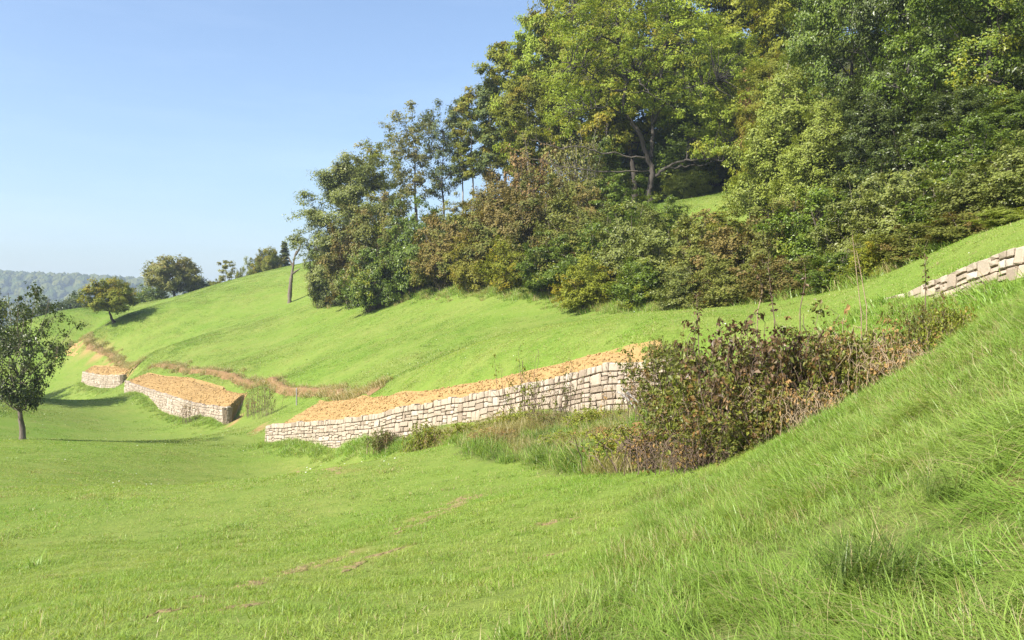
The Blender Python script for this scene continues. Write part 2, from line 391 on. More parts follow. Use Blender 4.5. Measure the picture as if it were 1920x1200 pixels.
# ================================================================== dry stone walls
def stone_mat():
    m, n, o = new_mat('wall_stone')
    tcn = N(n, 'ShaderNodeTexCoord'); ov = tcn.outputs['Object']
    col = ramp(n, attr(n, 'rnd'), [(0.0, (0.23, 0.18, 0.13)), (0.3, (0.325, 0.27, 0.205)), (0.6, (0.345, 0.285, 0.215)), (0.8, (0.365, 0.29, 0.215)), (1.0, (0.41, 0.365, 0.30))])
    f1 = noise(n, 5.0, 8, 0.7, ov); f2 = noise(n, 28.0, 6, 0.7, ov)
    col = mixc(n, maprange(n, f1, 0.42, 0.7, 0, 0.6), col, (0.23, 0.18, 0.125))
    col = mixc(n, maprange(n, f2, 0.5, 0.75, 0, 0.4), col, (0.43, 0.385, 0.32))
    p = N(n, 'ShaderNodeBsdfPrincipled', Roughness=0.92); p.inputs['Specular IOR Level'].default_value = 0.2
    n.links.new(col, p.inputs['Base Color']); n.links.new(bump(n, f2, 0.6, 0.02), p.inputs['Normal']); n.links.new(p.outputs[0], o.inputs[0]); return m
def earth_mat(name, a, b, c):
    m, n, o = new_mat(name); pos = path_tone(n)
    f = noise(n, 1.1, 8, 0.7, pos); g = noise(n, 11.0, 6, 0.7, pos)
    col = mixc(n, maprange(n, f, 0.35, 0.65), a, b); col = mixc(n, maprange(n, g, 0.5, 0.75, 0, 0.6), col, c)
    p = N(n, 'ShaderNodeBsdfPrincipled', Roughness=0.97); p.inputs['Specular IOR Level'].default_value = 0.08
    n.links.new(col, p.inputs['Base Color']); n.links.new(bump(n, g, 0.8, 0.06), p.inputs['Normal']); n.links.new(p.outputs[0], o.inputs[0]); return m
M_STONE = stone_mat()
M_SOIL = earth_mat('ochre_soil', (0.285, 0.182, 0.074), (0.33, 0.22, 0.094), (0.215, 0.135, 0.056))
M_DARKEARTH = earth_mat('damp_earth', (0.19, 0.145, 0.10), (0.26, 0.205, 0.145), (0.14, 0.105, 0.07))

def resample(path, step):
    p = np.asarray(path, float); s = np.r_[0, np.cumsum(np.linalg.norm(np.diff(p[:, :2], axis=0), axis=1))]
    m = max(2, int(s[-1] / step) + 1); t = np.linspace(0, s[-1], m)
    return t, np.stack([np.interp(t, s, p[:, k]) for k in range(p.shape[1])], -1)
class Run:
    def __init__(self, path):   # path: x, y, top z
        self.t, self.p = resample(path, 0.25); d = np.gradient(self.p[:, :2], axis=0)
        for _ in range(6): d[1:-1] = (d[:-2] + d[1:-1] * 2 + d[2:]) / 4
        self.nrm = norm(np.stack([d[:, 1], -d[:, 0]], -1)); self.len = self.t[-1]
    def at(self, s, c, out):    # s along, c below the top, out in front of the face
        s = np.asarray(s, float)
        x, y, z = (np.interp(s, self.t, self.p[:, k]) for k in range(3)); a, b = (np.interp(s, self.t, self.nrm[:, k]) for k in range(2))
        o = out + 0.07 * c
        return np.stack([x + a * o, y + b * o, z - c + 0 * x], -1)
def stone_cells(run, hmax, r, k=1.0, first=True):
    """irregular coursed rubble: blocks of one tall stone, or two or three stones stacked"""
    cells = []; c = 0.0
    while c < hmax:
        hh = r.uniform(0.24, 0.34) * k if first else r.uniform(0.42, 0.60) * k
        s = 0.0
        while s < run.len - 0.05:
            wd = r.choice([r.uniform(0.2, 0.34), r.uniform(0.34, 0.6)]) * k if first else r.choice([r.uniform(0.28, 0.45), r.uniform(0.4, 0.68)]) * k
            if run.len - s - wd < 0.2: wd = run.len - s
            if first: cells.append((s, s + wd, c - r.uniform(-0.06, 0.03), c + hh))
            else:
                q = r.random()
                if q < 0.26 and wd < 0.5: cells.append((s, s + wd, c, c + hh))
                elif q < 0.62:
                    m = c + hh * r.uniform(0.38, 0.62); cells += [(s, s + wd, c, m), (s, s + wd, m, c + hh)]
                elif q < 0.92 and wd > 0.38:
                    m = c + hh * r.uniform(0.4, 0.6); e = s + wd * r.uniform(0.38, 0.62); top = r.random() < 0.5
                    if top: cells += [(s, e, c, m), (e, s + wd, c, m), (s, s + wd, m, c + hh)]
                    else: cells += [(s, s + wd, c, m), (s, e, m, c + hh), (e, s + wd, m, c + hh)]
                else:
                    a1 = c + hh * r.uniform(0.28, 0.38); a2 = c + hh * r.uniform(0.62, 0.72)
                    cells += [(s, s + wd, c, a1), (s, s + wd, a1, a2), (s, s + wd, a2, c + hh)]
            s += wd
        c += hh; first = False
    return cells
_g = np.array([0.0, 0.12, 0.88, 1.0])
def stone_mesh_data(run, cell, r, joint=0.008):
    s0, s1, c0, c1 = cell
    s0 += joint * r.uniform(0.6, 1.6); s1 -= joint * r.uniform(0.6, 1.6); c0 += joint * r.uniform(0.4, 1.4); c1 -= joint * r.uniform(0.4, 1.6)
    U, V = np.meshgrid(_g, _g, indexing='ij'); U = U.copy(); V = V.copy()
    sx = s1 - s0; sy = c1 - c0
    ju = (r.random((2, 2)) - 0.5) * 0.16; jv = (r.random((2, 2)) - 0.5) * 0.16
    U = U + ju[0, 0] * (1 - U) * (1 - V) + ju[1, 0] * U * (1 - V) * 0 - abs(ju[1, 1]) * U * V * 0.6 + abs(ju[0, 1]) * (1 - U) * V * 0.6
    V = V + abs(jv[0, 0]) * (1 - U) * (1 - V) * 0.6 + abs(jv[1, 0]) * U * (1 - V) * 0.6 - abs(jv[0, 1]) * (1 - U) * V * 0.6 - abs(jv[1, 1]) * U * V * 0.6
    for (i, j) in ((0, 0), (0, 3), (3, 0), (3, 3)):
        k = r.uniform(0.05, 0.16); U[i, j] += (0.5 - U[i, j]) * k; V[i, j] += (0.5 - V[i, j]) * k
    s = s0 + U * sx; c = c0 + V * sy
    s = s + 0.05 * (vnoise(s * 1.7, c * 2.1 + 31) - 0.5); c = c + 0.09 * (vnoise(s * 1.1 + 50, c * 0.8) - 0.5)
    base = r.uniform(-0.012, 0.03); tx, ty = r.uniform(-0.025, 0.025, 2)
    out = base + tx * (U - 0.5) + ty * (V - 0.5) + r.uniform(-0.012, 0.012, U.shape)
    edge = (np.minimum(np.minimum(U, 1 - U) * sx, np.minimum(V, 1 - V) * sy)) < 0.012
    out = out - np.where(edge, 0.028, 0)
    front = run.at(s.ravel(), c.ravel(), out.ravel())
    idx = np.arange(16).reshape(4, 4)
    ring = [idx[0, 0], idx[1, 0], idx[2, 0], idx[3, 0], idx[3, 1], idx[3, 2], idx[3, 3], idx[2, 3], idx[1, 3], idx[0, 3], idx[0, 2], idx[0, 1]]
    back = run.at(s.ravel()[ring], c.ravel()[ring], np.full(12, -0.26))
    v = np.concatenate([front, back])
    f = [(idx[i, j], idx[i, j + 1], idx[i + 1, j + 1], idx[i + 1, j]) for i in range(3) for j in range(3)]
    f += [(ring[k], ring[(k + 1) % 12], 16 + (k + 1) % 12, 16 + k) for k in range(12)]
    return v, np.array(f)
def make_wall(name, label, runs, depth, keep, seed, k=1.0, coping=True):
    """runs: list of paths; keep: how many stones become parts of their own"""
    r = np.random.default_rng(seed); root = empty(name, runs[0][0]); tag(root, label, 'stone wall', 'dry stone terrace walls')
    org = np.array(runs[0][0]); stones = []; core_v = []; core_f = []; nv = 0
    for path in runs:
        run = Run(path)
        for cell in stone_cells(run, depth, r, k, coping):
            sm = 0.5 * (cell[0] + cell[1]); pt = run.at(np.array([sm]), np.array([cell[0 + 2]]), np.array([0.15]))[0]
            if pt[2] < float(H(pt[:1], pt[1:2])[0]) - 0.02: continue
            v, f = stone_mesh_data(run, cell, r); stones.append((np.linalg.norm(v.mean(0)), v - org, f))
        ss = np.linspace(0, run.len, max(2, int(run.len / 0.5)))
        prof = [(0.06, -0.10), (0.06, -0.42), (depth + 0.25, -0.42), (depth + 0.25, -0.10)]
        ring = np.stack([run.at(ss, np.full(len(ss), c), np.full(len(ss), o)) for c, o in prof], 1)
        m = len(ss); i, j = np.meshgrid(np.arange(m - 1), np.arange(4), indexing='ij'); j2 = (j + 1) % 4
        core_v.append(ring.reshape(-1, 3) - org); core_f.append(nv + np.stack([i * 4 + j, (i + 1) * 4 + j, (i + 1) * 4 + j2, i * 4 + j2], -1).reshape(-1, 4))
        core_f.append(nv + np.array([[0, 1, 2, 3], [4 * m - 1, 4 * m - 2, 4 * m - 3, 4 * m - 4]])); nv += 4 * m
    link('wall_core', mesh('wall_core', np.concatenate(core_v), np.concatenate(core_f)), M_DARKEARTH, root)
    stones.sort(key=lambda q: q[0])
    for d, v, f in stones[:keep]:
        c = v.mean(0); o = link('stone', mesh('stone', v - c, f, {'rnd': np.full(len(v), r.random())}), M_STONE, root); o.location = c
    rest = stones[keep:]
    if rest:
        vv = np.concatenate([q[1] for q in rest]); off = np.cumsum([0] + [len(q[1]) for q in rest[:-1]])
        ff = np.concatenate([q[2] + k2 for q, k2 in zip(rest, off)]); at = np.concatenate([np.full(len(q[1]), r.random()) for q in rest])
        o = link('stones', mesh('stones', vv, ff, {'rnd': at}), M_STONE, root); o['kind'] = 'stuff'
    return root
W3 = [P(498, 795, 50.2), P(530, 793, 48.2), P(560, 791, 46.3), P(640, 784, 41.9), P(700, 775, 39.2), P(760, 762, 36.8), P(850, 745, 34.0), P(972, 721, 30.3), P(1063, 700, 28.1), P(1138, 681, 26.6), P(1205, 674, 25.4), P(1248, 671, 24.7)]
W2 = [P(234, 713, 90.5), P(262, 724, 85.5), P(300, 736, 79), P(340, 749, 73.5), P(372, 757, 69.5), P(426, 763, 64)]
W2E = [P(427, 763, 64), P(443, 764, 69.0)]
W1 = [P(154, 696, 115), P(172, 700, 111.5), P(192, 703, 108.5), P(230, 702, 104.5)]
W1E = [P(231, 702, 104.5), P(243, 701, 109)]
W0 = [P(92, 684, 142), P(112, 681, 140), P(140, 684, 134)]
W4 = [P(1640, 562, 20.6), P(1700, 545, 19.3), P(1760, 516, 18.2), P(1830, 489, 17.0), P(1920, 458, 15.6), P(2060, 415, 14.0)]
make_wall('stone_wall', 'long pale dry stone wall curving below the ochre soil strip in mid picture', [W3], 1.55, 300, 5, 0.88)
make_wall('stone_wall', 'dry stone wall with dark end face between the two bare soil terraces at left', [W2, W2E], 1.45, 300, 6, 0.88)
make_wall('stone_wall', 'short far dry stone wall beside the orchard tree, behind the long tree shadow', [W1, W1E], 1.5, 0, 8)
make_wall('stone_wall', 'farthest scrap of pale stone wall half hidden by the orchard tree', [W0], 1.0, 0, 9)
make_wall('stone_wall', 'large pale block wall rising along the right edge above the long grass', [W4], 1.35, 300, 10, 0.6, False)

# ------------------------------------------------------------------ bare soil behind the walls
SOILPOLY = []
def terrace(label, front, back, seed, step, clods, clod_size, rough=0.032, side=(1.2, 1.2)):
    r = np.random.default_rng(seed)
    n1 = int(np.sum(np.linalg.norm(np.diff(np.array(front)[:, :2], axis=0), axis=1)) / step) + 2
    f = resample(front, 0.01)[1]; b = resample(back, 0.01)[1]
    f = f[np.linspace(0, len(f) - 1, n1).astype(int)]; b = b[np.linspace(0, len(b) - 1, n1).astype(int)]
    dep = np.linalg.norm(b - f, axis=1).max(); m = int(dep / step) + 3
    q = np.linspace(0, 1, m)[None, :, None]
    g = f[:, None, :] * (1 - q) + b[:, None, :] * q
    gxx, gyy = g[..., 0], g[..., 1]
    env = np.sin(np.pi * np.clip(q[..., 0], 0, 1)) ** 0.7
    z = g[..., 2] + 0.10 * env + rough * 2.2 * fbm(gxx * 1.3, gyy * 1.3, 3) * (0.3 + env) + rough * 2.0 * (vnoise(gxx * 5.1, gyy * 5.1) - 0.5) + rough * 1.2 * r.uniform(-0.5, 0.5, gxx.shape)
    h = H(gxx, gyy)
    s = np.linspace(0, 1, n1)[:, None] * np.ones_like(gxx); ln = n1 * step
    wl = sstep(0, side[0] / ln, s) * sstep(0, side[1] / ln, 1 - s)
    bk = sstep(0.0, 0.25, 1 - q[..., 0])
    z = np.where(bk < 1, z * bk + (np.maximum(h, z - 0.3) + 0.04) * (1 - bk), z)
    z = z * wl + (h - 0.12) * (1 - wl)
    z = np.maximum(z, h + 0.01 + 0.05 * (vnoise(gxx * 3, gyy * 3) - 0.6)) * 1.0
    V = np.stack([gxx, gyy, z], -1)
    # front lip drops a little behind the coping, so the sheet has an edge
    lip = V[:, :1].copy(); lip[..., 2] -= 0.35; V = np.concatenate([lip, V], 1); m += 1
    ii, jj = np.meshgrid(np.arange(n1 - 1), np.arange(m - 1), indexing='ij')
    fc = np.stack([ii * m + jj, (ii + 1) * m + jj, (ii + 1) * m + jj + 1, ii * m + jj + 1], -1).reshape(-1, 4)
    o = link('soil_terrace', mesh('soil_terrace', V.reshape(-1, 3), fc, None, False), M_SOIL); tag(o, label, 'soil', kind='structure')
    # clods and stones lying on it
    ico = bmesh.new(); bmesh.ops.create_icosphere(ico, subdivisions=1, radius=1.0); iv = np.array([v.co[:] for v in ico.verts]); fi = np.array([[v.index for v in fc_.verts] for fc_ in ico.faces]); ico.free()
    a = r.integers(0, n1, clods); c = r.integers(2, m - 1, clods); ctr = V[a, c]
    ok = (wl[a, c - 1] > 0.5); ctr = ctr[ok]; k = len(ctr)
    sz = clod_size * r.lognormal(0, 0.45, k)
    pv = iv[None] * (1 + r.uniform(-0.3, 0.3, (k, len(iv), 1))) * sz[:, None, None] * np.array([1, 1, 0.75]) + ctr[:, None] + r.uniform(-0.5, 0.5, (k, 1, 3)) * step * [1, 1, 0]
    cl = link('clods', mesh('clods', pv.reshape(-1, 3), (fi[None] + (np.arange(k) * len(iv))[:, None, None]).reshape(-1, 3)), M_SOIL, o); cl['kind'] = 'stuff'
    SOILPOLY.append([*f, *b[::-1]])
def gp(u, d):
    return ground_at(u, d)
def back_of(wall, off=0.3, drop=0.03):
    run = Run(wall); return run.at(run.t, np.full(len(run.t), drop), np.full(len(run.t), -off))
def on_ground(lst): return [ground_at(u, d) for u, v, d in lst]
B3 = on_ground([(600, 750, 58.0), (680, 742, 49.0), (750, 736, 41.5), (860, 722, 37.0), (980, 699, 33.0), (1100, 670, 30.5), (1200, 641, 28.4), (1240, 634, 28.0)])
terrace('long strip of bare ochre soil behind the long stone wall', back_of(W3), B3, 21, 0.16, 4200, 0.03, side=(2.2, 3.0))
B2 = [G(276, 699), G(330, 707), G(370, 715), G(420, 726), G(466, 737)]
terrace('broad patch of bare ochre soil behind the wall with dark end face', back_of(W2), B2, 22, 0.22, 2400, 0.042, 0.03, (0.6, 0.7))
B1 = [G(172, 687), G(200, 686), G(225, 688), G(249, 692)]
terrace('small far patch of bare soil behind the short far wall', back_of(W1), B1, 23, 0.3, 600, 0.06, 0.03, (0.6, 0.8))
B0 = [G(108, 668), G(125, 668), G(146, 674)]
terrace('farthest bare soil patch beside the orchard tree', back_of(W0), B0, 24, 0.4, 300, 0.08, 0.03, (0.6, 0.8))

# ------------------------------------------------------------------ cut earth bank behind the terraces
def cut_bank(name, label, line, height, seed):
    """a raw dug face: rises from the line, leans back on to the turf"""
    t, p = resample(line, 0.3); r = np.random.default_rng(seed)
    d = norm(np.gradient(p[:, :2], axis=0)); nb = np.stack([-d[:, 1], d[:, 0]], -1); nb[nb[:, 1] < 0] *= -1
    e = np.sin(np.pi * np.clip(t / t[-1], 0, 1)) ** 0.4; rows = []
    for k, (o, hh) in enumerate(((-0.25, -0.15), (0.0, 0.05), (0.08, 0.5), (0.16, 0.85), (0.3, 1.0), (0.6, 0.7), (0.95, -0.15))):
        j = r.uniform(-0.06, 0.06, len(t)); q = p[:, :2] + nb * (o + j + 0.5 * fbm(t * 0.7, 0 * t + seed, 2))[:, None]
        rows.append(np.c_[q, H(q[:, 0], q[:, 1]) + height * hh * e * (0.75 + 0.5 * vnoise(t * 0.5, 0 * t + 3)) + (0.02 if hh > 0 else -0.05)])
    V = np.stack(rows, 1); a, b = V.shape[:2]; ii, jj = np.meshgrid(np.arange(a - 1), np.arange(b - 1), indexing='ij')
    o = link(name, mesh(name, V.reshape(-1, 3), np.stack([ii * b + jj, (ii + 1) * b + jj, (ii + 1) * b + jj + 1, ii * b + jj + 1], -1).reshape(-1, 4), None, False), M_CUT)
    tag(o, label, 'earth bank', kind='structure'); return V
M_CUT = earth_mat('cut_earth', (0.17, 0.105, 0.05), (0.22, 0.145, 0.07), (0.12, 0.08, 0.04))
CUT = [cut_bank('cut_bank', 'low cut bank of raw brown earth edging the upper meadow', [G(278, 693), G(330, 694), G(385, 702), G(430, 716), G(470, 729), G(520, 737), G(560, 741), G(620, 743), G(695, 741)], 0.4, 31),
       cut_bank('cut_bank', 'brown cut bank above the small far soil patch', [G(125, 652), G(165, 657), G(205, 672), G(256, 690)], 0.2, 32)]

# ------------------------------------------------------------------ wheel ruts: ragged strips of bare earth in the lower meadow
M_RUT = earth_mat('rut_earth', (0.20, 0.148, 0.070), (0.26, 0.20, 0.10), (0.13, 0.098, 0.045))
RL = ['longest wheel rut of bare earth in the lower left meadow', 'broken patch of bare earth up the meadow from the longest rut', 'short rut below the longest wheel rut', 'small bare patch in the middle of the lower meadow', 'tiny bare patch below the middle one', 'smallest bare patch right of the ruts', 'bare streak nearest the weedy bank', 'far bare patch below the long wall', 'thin bare streak beside the longest rut']
for k, (ln, wd) in enumerate(wear_lines):
    t, p = resample(ln, 0.06); d = norm(np.gradient(p[:, :2], axis=0)); sd_ = np.stack([-d[:, 1], d[:, 0]], -1); rows = []
    wob = 0.5 * fbm(t * 0.8, 0 * t + k, 3); e = np.sin(np.pi * np.clip(t / t[-1], 0.001, 0.999)) ** 0.5
    for j, a in enumerate(np.linspace(-1, 1, 11)):
        ww = wd * (1.5 + 2.6 * fbm(t * 1.7, 0 * t + 7 * k + (3 if a > 0 else 0), 3)) * e; q = p[:, :2] + sd_ * (a * ww + wob * wd * 1.6)[:, None]
        brk = sstep(0.26, 0.04, fbm(q[:, 0] * 1.9 + 5, q[:, 1] * 1.9, 3)) * sstep(0.16, -0.02, fbm(q[:, 0] * 7.5 + 2, q[:, 1] * 7.5, 3)); z = H(q[:, 0], q[:, 1]) + 0.010 * (1 - a ** 4) * brk + 0.022 * (vnoise(q[:, 0] * 19, q[:, 1] * 19) - 0.5) - 0.03 * (abs(a) > 0.9) - 0.035 * (1 - brk)
        rows.append(np.c_[q, z])
    V = np.stack(rows, 1); a_, b_ = V.shape[:2]; ii, jj = np.meshgrid(np.arange(a_ - 1), np.arange(b_ - 1), indexing='ij')
    o = link('wheel_rut', mesh('wheel_rut', V.reshape(-1, 3), np.stack([ii * b_ + jj, (ii + 1) * b_ + jj, (ii + 1) * b_ + jj + 1, ii * b_ + jj + 1], -1).reshape(-1, 4)), M_RUT); tag(o, RL[k], 'bare earth', kind='structure')
# ================================================================== trees and shrubs
def curve(a, b, sag, k, r, wob):
    t = np.linspace(0, 1, k)[:, None]; p = a * (1 - t) + b * t
    p[:, 2] += sag * np.sin(np.pi * t[:, 0]); p[1:-1] += r.normal(0, wob, (k - 2, 3)); return p
class Plant:
    def __init__(self, seed): self.r = np.random.default_rng(seed); self.t = Tubes(); self.c = []; self.n = []; self.s = []; self.rn = []; self.cl = []
    def clump(self, c, rad, cnt, size, flat=0.65, outd=None, up=0.45, cv=None):
        r = self.r; cnt = max(1, int(cnt)); ax = norm(r.normal(size=(7, 3)) + (0 if outd is None else np.asarray(outd) * 0.6)); kx = r.integers(0, 7, cnt); q = r.random(cnt)[:, None] ** 0.7
        d = norm(ax[kx] * 1.0 + r.normal(0, 0.30, (cnt, 3))); p = np.asarray(c) + (d * q * 1.12 + r.normal(0, 0.10, (cnt, 3))) * rad * np.array([1, 1, flat])
        o = d * 0.55 + r.normal(0, 0.38, (cnt, 3)); o[:, 2] += up
        if outd is not None: o += np.asarray(outd) * 0.75
        self.c.append(p); self.n.append(o); self.s.append(size * np.clip(r.lognormal(0, 0.32, cnt), 0.45, 1.9)); self.rn.append(r.random(cnt)); self.cl.append(np.clip(np.full(cnt, r.random() if cv is None else cv) + r.normal(0, 0.08, cnt), 0, 1))
    def leaves(self, name):
        v, f, a, b = leaf_arrays(np.concatenate(self.c), np.concatenate(self.n), np.concatenate(self.s), np.concatenate(self.rn), np.concatenate(self.cl), self.r)
        return mesh(name, v, f, {'rnd': a, 'clump': b})
def prof_round(t): return np.sqrt(np.clip(1 - (2 * t - 0.85) ** 2 / 1.35, 0.02, 1))
def prof_cone(t): return np.clip(1.0 - t, 0.03, 1) * (0.6 + 0.4 * np.minimum(1, t * 8))
def prof_vase(t): return np.clip(0.45 + 0.75 * t, 0, 1) * np.sqrt(np.clip(1 - np.maximum(0, t - 0.5) ** 2 * 3.8, 0.02, 1))
def prof_dome(t): return np.sqrt(np.clip(1 - t ** 2.2, 0.02, 1)) * (0.8 + 0.2 * np.minimum(1, t * 5))
def gen_tree(seed, h=14.0, cb=0.3, Rc=5.0, prof=prof_round, limbs=26, sub=7, per=55, crad=0.75, leaf=0.17, trunk_r=0.26, flat=0.65, lean=0.03, rise=0.45, tt=0.96, bare=0.0):
    p = Plant(seed); r = p.r
    tk = 9; tz = np.linspace(-0.3, h * tt, tk); tp = np.c_[np.cumsum(r.normal(0, h * lean * 0.3, tk)), np.cumsum(r.normal(0, h * lean * 0.3, tk)), tz]; tp[:2, :2] = 0
    tr = trunk_r * (1 - np.linspace(0, 1, tk) ** 1.1 * 0.93); tr[0] *= 1.45
    p.t.add(tp, tr, 9)
    ax = lambda z: np.array([np.interp(z, tz, tp[:, 0]), np.interp(z, tz, tp[:, 1]), z])
    for i in range(limbs):
        t = ((i + r.uniform(0, 0.9)) / limbs) ** 0.9; az = i * 2.39996 + r.normal(0, 0.35)
        ze = h * (cb + (1 - cb) * t); rad = Rc * float(prof(np.array([t]))[0]) * r.uniform(0.72, 1.1)
        end = ax(min(ze, h * tt)) * [1, 1, 0] + np.array([math.cos(az) * rad, math.sin(az) * rad, ze])
        st = ax(max(h * cb * 0.75, min(ze - rad * rise, h * tt * 0.95)))
        k = 6; q = curve(st, end, -rad * 0.06, k, r, 0.06 * rad); lr = max(0.025, 0.42 * float(np.interp(st[2], tz, tr))) * (0.7 + 0.3 * rad / Rc)
        p.t.add(q, np.linspace(lr, 0.015, k), 5)
        outd = norm(np.array([math.cos(az), math.sin(az), 0.35])); cv = r.random()
        if r.random() < bare: continue
        for j in range(sub):
            f = r.uniform(0.45, 1.03) if prof is not prof_cone else r.uniform(0.15, 1.03)
            b = np.array([np.interp(f, np.linspace(0, 1, k), q[:, d]) for d in range(3)])
            e = b + norm(r.normal(size=3) * [1, 1, 0.5] + outd * 0.4) * rad * r.uniform(0.12, 0.42) * (1.15 - 0.5 * f)
            if e[2] < 0.15: e[2] = 0.15 + 0.3 * r.random()
            p.t.add(curve(b, e, 0.03, 4, r, 0.02), np.linspace(lr * 0.3 + 0.006, 0.006, 4), 3)
            p.clump(e, crad * r.uniform(0.6, 1.25), per * r.uniform(0.5, 1.3), leaf, flat, outd, 0.45, np.clip(cv * 0.6 + r.random() * 0.4, 0, 1))
    return p
def gen_bush(seed, h=6.0, Rc=2.8, stems=24, sub=8, per=55, crad=0.5, leaf=0.15, flat=0.75, prof=prof_dome, rad=0.05, cover=1.0):
    p = Plant(seed); r = p.r
    for i in range(stems):
        t = ((i + r.random()) / stems); az = i * 2.39996 + r.normal(0, 0.3)
        ze = h * (0.12 + 0.88 * t) * r.uniform(0.85, 1.1); rr = Rc * float(prof(np.array([min(0.98, t)]))[0]) * r.uniform(0.7, 1.12)
        st = np.array([r.normal(0, Rc * 0.12), r.normal(0, Rc * 0.12), -0.2]); end = np.array([math.cos(az) * rr, math.sin(az) * rr, ze])
        q = curve(st, end, h * 0.10 * (1 - t), 7, r, 0.05 * h / 3); p.t.add(q, np.linspace(rad, 0.012, 7), 4)
        outd = norm(np.array([math.cos(az), math.sin(az), 0.5])); cv = r.random()
        for j in range(int(sub * cover)):
            f = r.uniform(0.35, 1.04); b = np.array([np.interp(f, np.linspace(0, 1, 7), q[:, d]) for d in range(3)])
            e = b + norm(r.normal(size=3) * [1, 1, 0.7] + outd * 0.5) * Rc * r.uniform(0.08, 0.34); e[2] = max(e[2], 0.1)
            p.t.add(curve(b, e, 0.02, 3, r, 0.01), [rad * 0.3 + 0.004, 0.008, 0.005], 3)
            p.clump(e, crad * r.uniform(0.6, 1.3), per * r.uniform(0.5, 1.3), leaf, flat, outd, 0.4, np.clip(cv * 0.6 + r.random() * 0.4, 0, 1))
    return p
SP = {}
def species(key, p, h, Rc):
    SP[key] = (p.t.build(key + '_wood'), p.leaves(key + '_leaves'), h, Rc)
species('oak', gen_tree(1, 16, 0.06, 6.2, prof_round, 50, 12, 185, 0.95, 0.165, 0.34, tt=0.72), 16, 6.2)
species('oak2', gen_tree(2, 15, 0.03, 5.4, prof_dome, 50, 12, 185, 0.9, 0.165, 0.32, tt=0.72), 15, 5.4)
species('beech', gen_tree(3, 18, 0.25, 4.6, prof_round, 42, 10, 115, 0.95, 0.225, 0.24, 0.5, tt=0.9), 18, 4.6)
species('beech2', gen_tree(4, 18, 0.30, 3.9, prof_vase, 40, 10, 110, 0.9, 0.22, 0.22, 0.5, tt=0.9), 18, 3.9)
species('tall', gen_tree(5, 16, 0.36, 3.2, prof_vase, 30, 8, 46, 0.75, 0.18, 0.20, 0.6, 0.03, 0.9, tt=0.8), 16, 3.2)
species('pine', gen_tree(6, 17, 0.42, 1.7, prof_round, 30, 7, 60, 0.65, 0.2, 0.13, 0.6, 0.015, 0.5), 17, 1.7)
species('orchard', gen_tree(7, 7.4, 0.25, 3.3, prof_vase, 30, 9, 42, 0.48, 0.13, 0.22, 0.75, 0.05, 0.95, tt=0.42), 7.4, 3.2)
species('orchard2', gen_tree(8, 6.5, 0.36, 3.4, prof_round, 40, 10, 80, 0.62, 0.2, 0.24, 0.8, 0.04, 0.7, tt=0.5), 6.5, 3.4)
species('spruce', gen_tree(9, 11, 0.06, 2.2, prof_cone, 60, 6, 30, 0.38, 0.26, 0.13, 0.5, 0.005, 0.1), 11, 2.2)
species('birch', gen_tree(10, 9, 0.2, 1.9, prof_vase, 22, 6, 30, 0.5, 0.24, 0.10, 0.7), 9, 1.9)
species('bush', gen_bush(11, 6, 2.8, 32, 10, 110, 0.55, 0.155), 6, 2.8)
species('bush2', gen_bush(12, 6, 2.5, 32, 10, 105, 0.55, 0.155, 0.75, prof_round), 6, 2.5)
species('bush3', gen_bush(13, 5, 2.8, 30, 11, 105, 0.5, 0.14, 0.8), 5, 2.8)
species('thin', gen_bush(14, 5, 2.4, 40, 8, 22, 0.5, 0.14, 0.9, prof_round, 0.03), 5, 2.4)
species('conebush', gen_bush(15, 8, 3.2, 48, 12, 170, 0.5, 0.11, 0.8, lambda t: np.clip(1.02 - t, 0.04, 1) ** 0.75), 8, 3.2)

